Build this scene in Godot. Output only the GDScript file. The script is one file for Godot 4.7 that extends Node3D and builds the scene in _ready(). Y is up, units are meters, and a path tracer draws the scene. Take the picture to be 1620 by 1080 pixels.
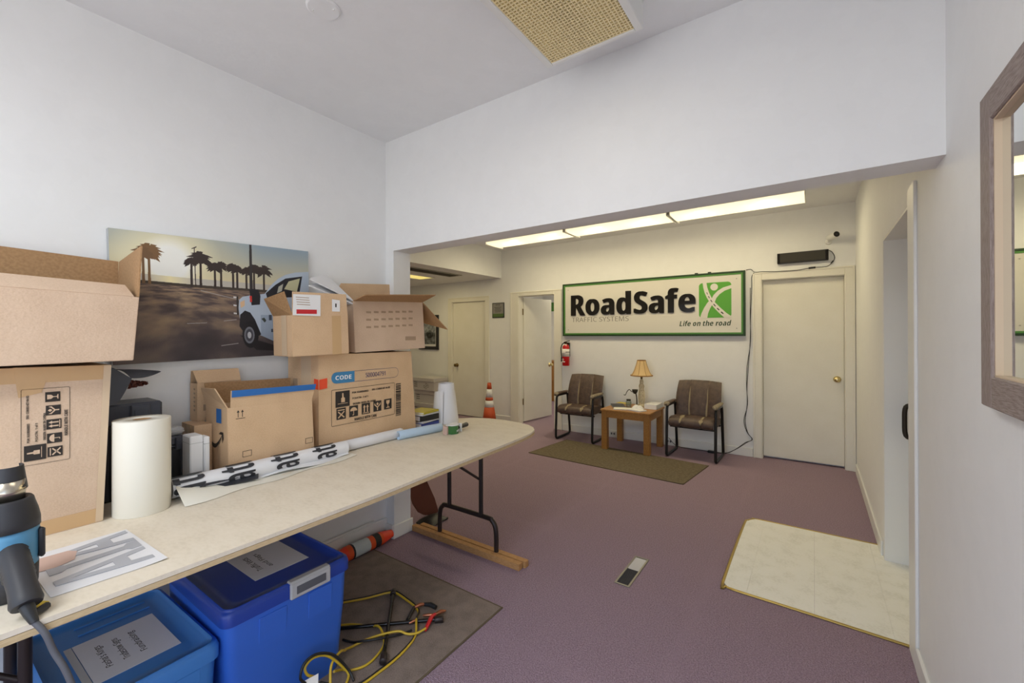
extends Node3D
# Office front room seen from beside the entrance. Units: metres, y up. The camera stands at x = 0, z = 0.
var M := {}
var taken := {}
var off := {}
const XL := -2.487   # face of the left wall
const XR := 0.36     # face of the right wall
const ZH := -1.978   # front face of the header
const ZH2 := -2.128  # back face of the header
const ZS := -5.663   # face of the sign wall
const CH := 2.788    # ceiling
const HB := 2.012    # underside of the header
const TT := 0.765    # work table top
const UP := Vector3.UP

# ---------------------------------------------------------------- nodes
func numbered(n: String) -> String:
	if not taken.has(n):
		taken[n] = 0
		return n
	taken[n] += 1
	return "%s_%03d" % [n, taken[n]]

func tag(o: Node, label: String, cat: String, group := "") -> void:
	o.set_meta("label", label)
	o.set_meta("category", cat)
	if group != "":
		o.set_meta("group", group)

func thing(n: String, label: String, cat: String, at := Vector3.ZERO, group := "", local := false, turn := 0.0) -> Node3D:
	var o := Node3D.new()
	o.name = numbered(n)
	o.position = at
	o.rotation.y = turn
	tag(o, label, cat, group)
	add_child(o, true)
	if not local:
		off[o] = at
	return o

func part(p: Node3D, n: String, st: SurfaceTool, mat: Material) -> MeshInstance3D:
	st.generate_normals()
	return meshpart(p, n, st.commit(), mat)

func meshpart(p: Node3D, n: String, mesh: Mesh, mat: Material) -> MeshInstance3D:
	var mi := MeshInstance3D.new()
	mi.name = n
	mi.mesh = mesh
	mi.material_override = mat
	p.add_child(mi, true)
	if off.has(p):
		mi.position = -off[p]
		off[mi] = Vector3.ZERO
	return mi

func structure(n: String, st: SurfaceTool, mat: Material) -> MeshInstance3D:
	var mi := part(self, numbered(n), st, mat)
	mi.set_meta("kind", "structure")
	off[mi] = Vector3.ZERO
	return mi

# ---------------------------------------------------------------- mesh helpers
func S(smooth := false) -> SurfaceTool:
	var st := SurfaceTool.new()
	st.begin(Mesh.PRIMITIVE_TRIANGLES)
	st.set_smooth_group(1 if smooth else -1)
	return st

func tri(st: SurfaceTool, a: Vector3, b: Vector3, c: Vector3, out: Vector3) -> void:
	if (b - a).cross(c - a).dot(out) < 0.0:
		var t := b
		b = c
		c = t
	st.add_vertex(a)
	st.add_vertex(c)
	st.add_vertex(b)

func quad(st: SurfaceTool, a: Vector3, b: Vector3, c: Vector3, d: Vector3, out: Vector3) -> void:
	tri(st, a, b, c, out)
	tri(st, a, c, d, out)

func uvquad(st: SurfaceTool, p: Array, uv: Array, out: Vector3) -> void:
	var order := [0, 2, 1, 0, 3, 2]
	if (p[1] - p[0]).cross(p[2] - p[0]).dot(out) < 0.0:
		order = [0, 1, 2, 0, 2, 3]
	for i in order:
		st.set_uv(uv[i])
		st.add_vertex(p[i])

func bx(st: SurfaceTool, c: Vector3, s: Vector3, b := 0.0, R := Basis()) -> SurfaceTool:
	var h := s * 0.5
	st.set_smooth_group(-1)
	b = minf(b, 0.45 * minf(s.x, minf(s.y, s.z)))
	for a in 3:
		var u := (a + 1) % 3
		var v := (a + 2) % 3
		for sg in [-1.0, 1.0]:
			var n := Vector3.ZERO
			n[a] = sg
			var p := []
			for k in [[-1, -1], [1, -1], [1, 1], [-1, 1]]:
				var q := Vector3.ZERO
				q[a] = sg * h[a]
				q[u] = k[0] * (h[u] - b)
				q[v] = k[1] * (h[v] - b)
				p.append(c + R * q)
			quad(st, p[0], p[1], p[2], p[3], R * n)
		if b > 0.0:
			for su in [-1.0, 1.0]:
				for sv in [-1.0, 1.0]:
					var p := []
					for k in [[-1, 0], [1, 0], [1, 1], [-1, 1]]:
						var q := Vector3.ZERO
						q[a] = k[0] * (h[a] - b)
						q[u] = su * (h[u] - (b if k[1] == 1 else 0.0))
						q[v] = sv * (h[v] - (0.0 if k[1] == 1 else b))
						p.append(c + R * q)
					var n := Vector3.ZERO
					n[u] = su
					n[v] = sv
					quad(st, p[0], p[1], p[2], p[3], R * n)
	if b > 0.0:
		for sx in [-1.0, 1.0]:
			for sy in [-1.0, 1.0]:
				for sz in [-1.0, 1.0]:
					var k := Vector3(sx, sy, sz)
					var p := []
					for a in 3:
						var q := k * (h - Vector3(b, b, b))
						q[a] = k[a] * h[a]
						p.append(c + R * q)
					tri(st, p[0], p[1], p[2], R * k)
	return st

func B(c: Vector3, s: Vector3, b := 0.0, R := Basis()) -> SurfaceTool:
	return bx(S(), c, s, b, R)

func span(st: SurfaceTool, a: Vector3, b: Vector3, bev := 0.0) -> SurfaceTool:
	return bx(st, (a + b) * 0.5, (b - a).abs(), bev)

func hexa(st: SurfaceTool, p: Array) -> SurfaceTool:   # 0-3 one ring, 4-7 the ring opposite
	st.set_smooth_group(-1)
	var m := Vector3.ZERO
	for v in p:
		m += v / 8.0
	for f in [[0, 1, 2, 3], [4, 5, 6, 7], [0, 1, 5, 4], [1, 2, 6, 5], [2, 3, 7, 6], [3, 0, 4, 7]]:
		var fm: Vector3 = (p[f[0]] + p[f[1]] + p[f[2]] + p[f[3]]) * 0.25
		quad(st, p[f[0]], p[f[1]], p[f[2]], p[f[3]], fm - m)
	return st

func slab(st: SurfaceTool, a: Vector3, b: Vector3, c: Vector3, d: Vector3, t := 0.004) -> SurfaceTool:
	var n := (b - a).cross(d - a).normalized() * t * 0.5
	return hexa(st, [a - n, b - n, c - n, d - n, a + n, b + n, c + n, d + n])

func tube(st: SurfaceTool, path: Array, r, sides := 8, flat_y := 1.0) -> SurfaceTool:
	var n := path.size()
	var rings := []
	var ref := Vector3.UP
	var t0: Vector3 = (path[1] - path[0]).normalized()
	if absf(t0.y) > 0.9:
		ref = Vector3.RIGHT
	var side := t0.cross(ref).normalized()
	for i in n:
		var t: Vector3 = (path[mini(i + 1, n - 1)] - path[maxi(i - 1, 0)]).normalized()
		side = (side - t * side.dot(t)).normalized()
		var up := side.cross(t)
		var rad: float = r[i] if r is Array else r
		var ring := []
		for k in sides:
			var a := TAU * k / sides
			ring.append(path[i] + (side * cos(a) + up * sin(a) * flat_y) * rad)
		rings.append(ring)
	return loft(st, rings)

func loft(st: SurfaceTool, rings: Array, cap0 := true, cap1 := true, smooth := true) -> SurfaceTool:
	st.set_smooth_group(1 if smooth else -1)
	var mids := []
	for ring in rings:
		var m := Vector3.ZERO
		for v in ring:
			m += v / float(ring.size())
		mids.append(m)
	var k: int = rings[0].size()
	for i in rings.size() - 1:
		for j in k:
			var a: Vector3 = rings[i][j]
			var b: Vector3 = rings[i][(j + 1) % k]
			var c: Vector3 = rings[i + 1][(j + 1) % k]
			var d: Vector3 = rings[i + 1][j]
			var out: Vector3 = (a + b + c + d) * 0.25 - (mids[i] + mids[i + 1]) * 0.5
			var nn := (c - a).cross(d - b)
			if absf(nn.normalized().dot(out.normalized())) < 0.05:
				out = mids[i + 1] - mids[i] if a.distance_to(mids[i]) > d.distance_to(mids[i + 1]) else mids[i] - mids[i + 1]
			quad(st, a, b, c, d, out)
	st.set_smooth_group(-1)
	var e: int = rings.size() - 1
	if cap0:
		for j in k:
			tri(st, mids[0], rings[0][j], rings[0][(j + 1) % k], mids[0] - mids[1])
	if cap1:
		for j in k:
			tri(st, mids[e], rings[e][j], rings[e][(j + 1) % k], mids[e] - mids[e - 1])
	return st

func lathe(st: SurfaceTool, prof: Array, X: Transform3D, n := 20, smooth := true) -> SurfaceTool:
	# prof: (radius, height); outward is to the right of the way the profile runs
	st.set_smooth_group(1 if smooth else -1)
	for i in prof.size() - 1:
		var p: Vector2 = prof[i]
		var q: Vector2 = prof[i + 1]
		var nr := Vector2(q.y - p.y, p.x - q.x)
		for k in n:
			var a := TAU * k / n
			var b := TAU * (k + 1) / n
			var m := (a + b) * 0.5
			var out := X.basis * Vector3(cos(m) * nr.x, nr.y, sin(m) * nr.x)
			var v0 := X * Vector3(cos(a) * p.x, p.y, sin(a) * p.x)
			var v1 := X * Vector3(cos(b) * p.x, p.y, sin(b) * p.x)
			var v2 := X * Vector3(cos(b) * q.x, q.y, sin(b) * q.x)
			var v3 := X * Vector3(cos(a) * q.x, q.y, sin(a) * q.x)
			if p.x > 0.00001:
				tri(st, v0, v1, v2, out)
			if q.x > 0.00001:
				tri(st, v0, v2, v3, out)
	return st

func cyl(st: SurfaceTool, a: Vector3, b: Vector3, r: float, n := 16, bev := 0.0, r2 := -1.0) -> SurfaceTool:
	var y := (b - a).normalized()
	var x := y.cross(Vector3.RIGHT if absf(y.x) < 0.9 else Vector3.FORWARD).normalized()
	var X := Transform3D(Basis(x, y, x.cross(y)), a)
	var h := a.distance_to(b)
	if r2 < 0.0:
		r2 = r
	if bev > 0.0:
		return lathe(st, [Vector2(0, 0), Vector2(r - bev, 0), Vector2(r, bev), Vector2(r2, h - bev), Vector2(r2 - bev, h), Vector2(0, h)], X, n)
	lathe(st, [Vector2(0, 0), Vector2(r, 0)], X, n, false)
	lathe(st, [Vector2(r, 0), Vector2(r2, h)], X, n)
	return lathe(st, [Vector2(r2, h), Vector2(0, h)], X, n, false)

func prism(st: SurfaceTool, poly: PackedVector2Array, z0: float, z1: float, X: Transform3D, smooth_side := false) -> SurfaceTool:
	st.set_smooth_group(-1)
	var idx := Geometry2D.triangulate_polygon(poly)
	var nz := X.basis.z
	for i in range(0, idx.size(), 3):
		for z in [z0, z1]:
			var p := []
			for k in 3:
				var v: Vector2 = poly[idx[i + k]]
				p.append(X * Vector3(v.x, v.y, z))
			tri(st, p[0], p[1], p[2], nz if z == z1 else -nz)
	if smooth_side:
		st.set_smooth_group(1)
	var ccw := not Geometry2D.is_polygon_clockwise(poly)
	for i in poly.size():
		var a: Vector2 = poly[i]
		var b: Vector2 = poly[(i + 1) % poly.size()]
		var o := Vector2(b.y - a.y, a.x - b.x) * (1.0 if ccw else -1.0)
		quad(st, X * Vector3(a.x, a.y, z0), X * Vector3(b.x, b.y, z0), X * Vector3(b.x, b.y, z1), X * Vector3(a.x, a.y, z1), X.basis * Vector3(o.x, o.y, 0))
	return st

func rrect(hx: float, hy: float, r: float, n := 4, c := Vector2.ZERO) -> PackedVector2Array:
	var p := PackedVector2Array()
	for q in 4:
		var m := Vector2((hx - r) * (1 if q == 0 or q == 3 else -1), (hy - r) * (1 if q < 2 else -1))
		for k in n + 1:
			var a := (q + float(k) / n) * PI / 2
			p.append(c + m + Vector2(cos(a), sin(a)) * r)
	return p

func ring_at(poly: PackedVector2Array, y: float, c := Vector3.ZERO, turn := 0.0) -> Array:
	var out := []
	for v in poly:
		out.append(c + Vector3(v.x, y, v.y).rotated(UP, turn))
	return out

func sheet(st: SurfaceTool, nu: int, nv: int, f: Callable, t := 0.0012) -> SurfaceTool:
	var P := []
	for i in nu + 1:
		var row := []
		for j in nv + 1:
			row.append(f.call(float(i) / nu, float(j) / nv))
		P.append(row)
	var N := []
	for i in nu + 1:
		var row := []
		for j in nv + 1:
			var du: Vector3 = P[mini(i + 1, nu)][j] - P[maxi(i - 1, 0)][j]
			var dv: Vector3 = P[i][mini(j + 1, nv)] - P[i][maxi(j - 1, 0)]
			row.append(du.cross(dv).normalized() * t * 0.5)
		N.append(row)
	st.set_smooth_group(1)
	for sg in [1.0, -1.0]:
		st.set_smooth_group(1 if sg > 0 else 2)
		for i in nu:
			for j in nv:
				var c := []
				for k in [[0, 0], [1, 0], [1, 1], [0, 1]]:
					c.append(P[i + k[0]][j + k[1]] + N[i + k[0]][j + k[1]] * sg)
				quad(st, c[0], c[1], c[2], c[3], N[i][j] * sg)
	st.set_smooth_group(-1)
	for i in nu:
		for j in [0, nv]:
			var jn: int = 1 if j == 0 else nv - 1
			quad(st, P[i][j] + N[i][j], P[i + 1][j] + N[i + 1][j], P[i + 1][j] - N[i + 1][j], P[i][j] - N[i][j], P[i][j] - P[i][jn])
	for j in nv:
		for i in [0, nu]:
			var im: int = 1 if i == 0 else nu - 1
			quad(st, P[i][j] + N[i][j], P[i][j + 1] + N[i][j + 1], P[i][j + 1] - N[i][j + 1], P[i][j] - N[i][j], P[i][j] - P[im][j])
	return st

func curve(pts: Array, n := 6) -> Array:   # Catmull-Rom through the points
	var out := []
	for i in pts.size() - 1:
		var p0: Vector3 = pts[maxi(i - 1, 0)]
		var p1: Vector3 = pts[i]
		var p2: Vector3 = pts[i + 1]
		var p3: Vector3 = pts[mini(i + 2, pts.size() - 1)]
		for k in n:
			out.append(p1.cubic_interpolate(p2, p0, p3, float(k) / n))
	out.append(pts[-1])
	return out

func text(p: Node3D, n: String, s: String, h: float, mat: Material, X: Transform3D, w := 0.0, bold := false, depth := 0.0006, family := "Droid Sans", heavy := 0.0) -> MeshInstance3D:
	# centred on X; h is the height of the lettering's box, w its width (0: as it comes)
	var f := SystemFont.new()
	f.font_names = PackedStringArray([family])
	f.font_weight = 700 if bold else 400
	var fv := FontVariation.new()
	fv.base_font = f
	fv.variation_embolden = heavy
	var t := TextMesh.new()
	t.font = fv
	t.text = s
	t.font_size = 48
	t.pixel_size = 0.01
	t.depth = 0.01
	t.curve_step = 1.5
	var b := t.get_aabb()
	var sy := h / b.size.y
	var sx := w / b.size.x if w > 0.0 else sy
	var mi := meshpart(p, n, t, mat)
	var c := b.get_center()
	mi.transform = Transform3D(Basis(), mi.position) * X * Transform3D(Basis.from_scale(Vector3(sx, sy, depth / 0.01)), Vector3(-c.x * sx, -c.y * sy, 0))
	return mi

# ---------------------------------------------------------------- materials
func noise_bytes(size: int, freq: float, sd: int, octaves := 3, kind := FastNoiseLite.TYPE_SIMPLEX_SMOOTH) -> PackedByteArray:
	var f := FastNoiseLite.new()
	f.seed = sd
	f.noise_type = kind
	f.frequency = freq
	f.fractal_octaves = octaves
	return f.get_seamless_image(size, size).get_data()

func ramp_tex(size: int, layers: Array, cols: Array) -> ImageTexture:
	# layers: [frequency, weight, octaves]; cols: colours from low to high
	var acc := PackedFloat32Array()
	acc.resize(size * size)
	var sd := 3
	for l in layers:
		var d := noise_bytes(size, l[0], sd, l[2] if l.size() > 2 else 3)
		sd += 7
		for i in size * size:
			acc[i] += d[i] / 255.0 * l[1]
	var out := PackedByteArray()
	out.resize(size * size * 3)
	var lut := []
	for i in 256:
		var x := i / 255.0 * (cols.size() - 1)
		var k := mini(int(x), cols.size() - 2)
		lut.append(cols[k].lerp(cols[k + 1], x - k))
	for i in size * size:
		var c: Color = lut[clampi(int(acc[i] * 255.0), 0, 255)]
		out[i * 3] = int(c.r * 255)
		out[i * 3 + 1] = int(c.g * 255)
		out[i * 3 + 2] = int(c.b * 255)
	return ImageTexture.create_from_image(Image.create_from_data(size, size, false, Image.FORMAT_RGB8, out))

func bump_tex(size: int, freq: float, strength: float, sd := 5) -> ImageTexture:
	var f := FastNoiseLite.new()
	f.seed = sd
	f.frequency = freq
	f.fractal_octaves = 3
	var im := f.get_seamless_image(size, size)
	im.convert(Image.FORMAT_RGBA8)
	im.bump_map_to_normal_map(strength)
	return ImageTexture.create_from_image(im)

func mat(n: String, c: Color, rough := 0.6, metal := 0.0) -> StandardMaterial3D:
	var m := StandardMaterial3D.new()
	m.resource_name = n
	m.albedo_color = c
	m.roughness = rough
	m.metallic = metal
	M[n] = m
	return m

func tmat(n: String, tex: Texture2D, scale: Vector3, rough := 0.7, bump: Texture2D = null, bs := 1.0) -> StandardMaterial3D:
	var m := mat(n, Color.WHITE, rough)
	m.albedo_texture = tex
	m.uv1_triplanar = true
	m.uv1_scale = scale
	m.uv1_triplanar_sharpness = 4.0
	if bump:
		m.normal_enabled = true
		m.normal_texture = bump
		m.normal_scale = bs
	return m

func c8(r: int, g: int, b: int) -> Color:
	return Color(r / 255.0, g / 255.0, b / 255.0)

func materials() -> void:
	var fine := bump_tex(256, 0.12, 3.0)
	tmat("paint", ramp_tex(256, [[0.02, 1.0]], [c8(239, 240, 240), c8(242, 243, 243)]), Vector3(1, 1, 1), 0.62, fine, 0.03)
	tmat("ceiling_paint", ramp_tex(256, [[0.02, 1.0]], [c8(240, 241, 242), c8(243, 244, 245)]), Vector3(1, 1, 1), 0.8, fine, 0.04)
	mat("trim_paint", c8(236, 236, 232), 0.4)
	tmat("door_paint", ramp_tex(256, [[0.01, 0.7], [0.2, 0.3]], [c8(232, 229, 216), c8(240, 238, 228)]), Vector3(0.8, 0.8, 0.8), 0.45)
	tmat("carpet", ramp_tex(1024, [[0.3, 0.7, 2], [0.1, 0.3, 2]], [c8(94, 68, 80), c8(140, 117, 132), c8(176, 153, 168), c8(224, 206, 218)]), Vector3(0.9, 0.9, 0.9), 0.95, bump_tex(512, 0.3, 6.0), 0.7)
	tmat("vinyl", ramp_tex(512, [[0.012, 0.6, 4], [0.1, 0.4, 2]], [c8(226, 225, 214), c8(246, 245, 237), c8(249, 248, 242)]), Vector3(1, 1, 1), 0.5)
	mat("gold_edge", c8(190, 165, 95), 0.35, 0.8)
	tmat("rug", ramp_tex(512, [[0.25, 0.7, 2], [0.03, 0.3, 2]], [c8(70, 60, 46), c8(116, 104, 82), c8(158, 145, 118)]), Vector3(1.6, 1.6, 1.6), 0.95, bump_tex(512, 0.3, 6.0), 0.7)
	tmat("dark_mat", ramp_tex(512, [[0.2, 0.6, 2], [0.012, 0.4, 3]], [c8(96, 84, 77), c8(130, 116, 107), c8(152, 138, 128)]), Vector3(1.5, 1.5, 1.5), 0.92)
	mat("mat_border", c8(96, 84, 66), 0.85)
	var card := [c8(202, 168, 132), c8(216, 183, 146), c8(223, 191, 154)]
	tmat("cardboard", ramp_tex(512, [[0.006, 0.4, 2], [0.15, 0.6, 2]], card), Vector3(2, 2, 2), 0.8, fine, 0.15)
	tmat("cardboard_pale", ramp_tex(512, [[0.006, 0.4, 2], [0.15, 0.6, 2]], [c8(200, 172, 146), c8(213, 186, 160), c8(220, 194, 168)]), Vector3(2, 2, 2), 0.8, fine, 0.15)
	tmat("cardboard_inside", ramp_tex(256, [[0.15, 1.0, 2]], [c8(158, 122, 84), c8(184, 146, 104)]), Vector3(2, 2, 2), 0.85)
	mat("tape", c8(206, 170, 126), 0.25)
	mat("clear_tape", c8(214, 190, 160), 0.15)
	mat("ink", c8(48, 42, 38), 0.8)
	mat("faint_ink", c8(172, 146, 120), 0.85)
	mat("blue_print", c8(66, 132, 178), 0.7)
	mat("violet_ink", c8(72, 70, 110), 0.8)
	mat("blue_tape", c8(44, 108, 180), 0.6)
	mat("orange_sticker", c8(238, 84, 50), 0.5)
	mat("red_print", c8(200, 40, 48), 0.6)
	mat("white_print", c8(238, 238, 238), 0.7)
	tmat("table_top", ramp_tex(512, [[0.008, 0.5, 3], [0.05, 0.5, 4]], [c8(218, 206, 184), c8(232, 221, 201), c8(238, 228, 210)]), Vector3(1.2, 1.2, 2.4), 0.55)
	tmat("ply_edge", ramp_tex(256, [[0.03, 1.0, 3]], [c8(196, 170, 128), c8(218, 196, 156)]), Vector3(4, 30, 4), 0.7)
	mat("ply_gap", c8(120, 96, 62), 0.8)
	mat("black_steel", c8(50, 42, 40), 0.38, 0.3)
	tmat("lumber", ramp_tex(256, [[0.05, 1.0, 4]], [c8(158, 112, 64), c8(188, 142, 92), c8(202, 158, 108)]), Vector3(2, 24, 24), 0.75)
	tmat("oak", ramp_tex(256, [[0.04, 1.0, 4]], [c8(128, 84, 34), c8(164, 116, 56), c8(182, 132, 70)]), Vector3(24, 2.5, 24), 0.45)
	tmat("oak_flat", ramp_tex(256, [[0.04, 1.0, 4]], [c8(138, 92, 40), c8(172, 122, 62), c8(188, 140, 76)]), Vector3(2.5, 24, 24), 0.4)
	tmat("grey_wood", ramp_tex(512, [[0.03, 0.7, 5], [0.15, 0.3, 2]], [c8(104, 88, 82), c8(150, 136, 130), c8(176, 164, 158)]), Vector3(18, 1.6, 18), 0.7)
	tmat("grey_wood_flat", ramp_tex(512, [[0.03, 0.7, 5], [0.15, 0.3, 2]], [c8(104, 88, 82), c8(150, 136, 130), c8(176, 164, 158)]), Vector3(18, 18, 1.6), 0.7)
	mat("light_wood", c8(212, 190, 162), 0.5)
	var mir := mat("mirror", c8(236, 240, 238), 0.02, 1.0)
	mir.metallic_specular = 0.5
	tmat("leather", ramp_tex(512, [[0.012, 0.7, 4], [0.1, 0.3, 2]], [c8(52, 40, 36), c8(76, 60, 54), c8(90, 72, 62), c8(98, 78, 66), c8(164, 148, 118)]), Vector3(2.2, 2.2, 2.2), 0.4, bump_tex(256, 0.2, 4.0, 9), 0.4)
	tmat("worn_leather", ramp_tex(512, [[0.02, 0.8, 4], [0.1, 0.2, 2]], [c8(90, 78, 64), c8(140, 128, 108), c8(172, 160, 136)]), Vector3(3, 3, 3), 0.7)
	mat("seam_worn", c8(150, 136, 110), 0.8)
	mat("chair_frame", c8(26, 25, 27), 0.35, 0.2)
	mat("brass", c8(214, 196, 142), 0.25, 1.0)
	mat("dark_brass", c8(120, 98, 58), 0.35, 0.9)
	mat("black_plastic", c8(34, 35, 38), 0.42)
	mat("dark_plastic", c8(66, 70, 80), 0.4)
	mat("black_gloss", c8(24, 22, 22), 0.12)
	mat("grey_plastic", c8(96, 98, 102), 0.5)
	mat("tote_blue", c8(56, 110, 212), 0.34)
	mat("tote_lid_dark", c8(32, 66, 160), 0.3)
	mat("tote_light", c8(66, 132, 204), 0.4)
	mat("latch_grey", c8(190, 190, 188), 0.4)
	tmat("paper", ramp_tex(256, [[0.01, 1.0]], [c8(226, 226, 228), c8(236, 236, 238)]), Vector3(1, 1, 1), 0.6)
	mat("cream_vinyl", c8(236, 232, 218), 0.45)
	mat("blue_paper", c8(190, 214, 236), 0.6)
	mat("grey_print", c8(178, 180, 186), 0.7)
	mat("tan_paper", c8(206, 176, 162), 0.7)
	mat("letter_black", c8(46, 48, 54), 0.4)
	mat("gun_blue", c8(86, 146, 184), 0.42)
	mat("gun_black", c8(44, 44, 48), 0.5)
	mat("steel", c8(200, 192, 176), 0.24, 1.0)
	mat("yellow", c8(226, 196, 60), 0.5)
	mat("cable_grey", c8(92, 94, 100), 0.5)
	mat("cable_yellow", c8(206, 172, 48), 0.4)
	mat("cable_black", c8(28, 28, 30), 0.4)
	mat("copper", c8(186, 120, 90), 0.35, 0.9)
	mat("red_plastic", c8(206, 30, 40), 0.35)
	mat("orange", c8(226, 84, 30), 0.5)
	mat("bright_orange", c8(240, 70, 36), 0.45)
	mat("silver_sheet", c8(196, 204, 204), 0.35)
	mat("cone_orange", c8(198, 82, 38), 0.5)
	mat("notice_green", c8(80, 108, 54), 0.5)
	mat("cone_white", c8(236, 236, 236), 0.4)
	mat("green", c8(92, 168, 58), 0.45)
	mat("dark_green", c8(28, 62, 26), 0.45)
	mat("frame_green", c8(84, 142, 66), 0.45)
	mat("sign_white", c8(224, 221, 212), 0.4)
	mat("sign_grey", c8(140, 136, 128), 0.6)
	mat("ext_red", c8(196, 24, 28), 0.22)
	mat("tag_white", c8(236, 232, 226), 0.6)
	mat("shade", c8(226, 194, 140), 0.7)
	M.shade.backlight_enabled = true
	M.shade.backlight = Color(0.35, 0.3, 0.2)
	mat("shade_trim", c8(170, 124, 70), 0.7)
	tmat("aged_cream", ramp_tex(256, [[0.03, 1.0, 4]], [c8(170, 152, 116), c8(216, 202, 168), c8(228, 216, 186)]), Vector3(6, 6, 6), 0.55)
	mat("iron", c8(48, 42, 34), 0.5, 0.5)
	var jar := mat("green_glass", Color(0.25, 0.42, 0.38, 0.4), 0.05)
	jar.transparency = BaseMaterial3D.TRANSPARENCY_ALPHA
	mat("grille", c8(62, 60, 54), 0.8)
	mat("brown_board", c8(92, 44, 30), 0.55)
	mat("book_yellow", c8(206, 190, 60), 0.5)
	mat("book_blue", c8(50, 70, 150), 0.5)
	mat("box_grey", c8(196, 192, 192), 0.7)
	mat("register_dark", c8(56, 52, 50), 0.5, 0.4)
	mat("register_edge", c8(150, 146, 136), 0.4, 0.6)
	mat("register_pale", c8(172, 174, 186), 0.4, 0.5)
	mat("louver_yellow", c8(240, 222, 172), 0.4)
	mat("packet_green", c8(58, 112, 58), 0.35)
	mat("tube_white", c8(240, 240, 236), 0.4)
	var lit := mat("lit_tube", c8(240, 240, 236), 0.4)
	lit.emission_enabled = true
	lit.emission = Color(1.0, 0.98, 0.92)
	lit.emission_energy_multiplier = 0.35
	var lens := mat("lens", c8(240, 238, 228), 0.4)
	lens.emission_enabled = true
	lens.emission = Color(1.0, 0.93, 0.76)
	lens.emission_energy_multiplier = LENS_GLOW
	var cl := mat("corridor_lens", c8(240, 236, 200), 0.4)
	cl.emission_enabled = true
	cl.emission = Color(1.0, 0.9, 0.5)
	cl.emission_energy_multiplier = 0.75

# ---------------------------------------------------------------- scene
const LENS_GLOW := 1.1
const BACK_LIGHT := 0.7
const ROOM_LIGHT := 3.4
const SKY := 3.1

func area(at: Vector3, size: Vector2, c: Color, e: float) -> void:
	var l := AreaLight3D.new()
	l.name = numbered("panel_light")
	l.area_size = size
	l.light_color = c
	l.light_energy = e
	l.area_range = 14.0
	l.area_attenuation = 2.0
	l.shadow_enabled = true
	l.position = at
	l.rotation_degrees = Vector3(-90, 0, 0)
	add_child(l)

func bulb(at: Vector3, c: Color, e: float) -> void:
	var l := OmniLight3D.new()
	l.name = numbered("lens_light")
	l.light_color = c
	l.light_energy = e
	l.light_size = 0.06
	l.omni_range = 14.0
	l.omni_attenuation = 2.0
	l.shadow_enabled = true
	l.position = at
	add_child(l)

func _ready() -> void:
	var cam := Camera3D.new()
	cam.name = "camera"
	cam.projection = Camera3D.PROJECTION_FRUSTUM
	cam.near = 0.05
	cam.far = 60.0
	cam.size = 0.05 * 1080.0 / 678.04
	cam.frustum_offset = Vector2(0, -0.05 * 12.34 / 678.04)
	cam.transform = Transform3D(Basis(UP, 0.6128) * Basis(Vector3.RIGHT, 0.0024) * Basis(Vector3.BACK, -0.0028), Vector3(0, 1.422, 0))
	add_child(cam)
	var sky_m := ProceduralSkyMaterial.new()
	sky_m.sky_top_color = Color(0.68, 0.79, 0.93)
	sky_m.sky_horizon_color = Color(0.88, 0.91, 0.95)
	sky_m.ground_horizon_color = Color(0.86, 0.85, 0.84)
	sky_m.ground_bottom_color = Color(0.84, 0.83, 0.82)
	var sky := Sky.new()
	sky.sky_material = sky_m
	var env := Environment.new()
	env.background_mode = Environment.BG_SKY
	env.sky = sky
	env.background_energy_multiplier = SKY
	env.tonemap_mode = Environment.TONE_MAPPER_LINEAR
	env.tonemap_exposure = 1.03
	env.sdfgi_enabled = true
	env.ssao_enabled = true
	env.ssil_enabled = true
	var we := WorldEnvironment.new()
	we.name = "world"
	we.environment = env
	add_child(we)
	var warm := Color(1.0, 0.93, 0.75)
	area(Vector3(-0.78, 2.64, -1.0), Vector2(0.36, 0.9), Color(1.0, 0.98, 0.93), 0.35)
	area(Vector3(-1.0, 2.64, 1.1), Vector2(0.5, 1.1), Color(0.96, 0.98, 1.0), ROOM_LIGHT)
	for x in [-3.085, -1.86, -0.68]:
		area(Vector3(x, 2.655, -4.83), Vector2(1.14, 0.34), warm, BACK_LIGHT)
		for d in [-0.3, 0.3]:
			bulb(Vector3(x + d, 2.58, -4.83), warm, BACK_LIGHT * 0.055)
	area(Vector3(-5.16, 2.335, -4.5), Vector2(0.26, 1.1), Color(1.0, 0.92, 0.7), 0.9)
	area(Vector3(-3.6, 2.4, -7.2), Vector2(0.3, 1.1), Color(1.0, 0.95, 0.84), 1.7)

	materials()
	shell()
	doors()
	fixtures()
	work_table()
	wall_picture()
	cartons()
	table_goods()
	heat_gun()
	under_table()
	waiting_corner()
	wall_goods()
	mirror()
	far_goods()

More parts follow.
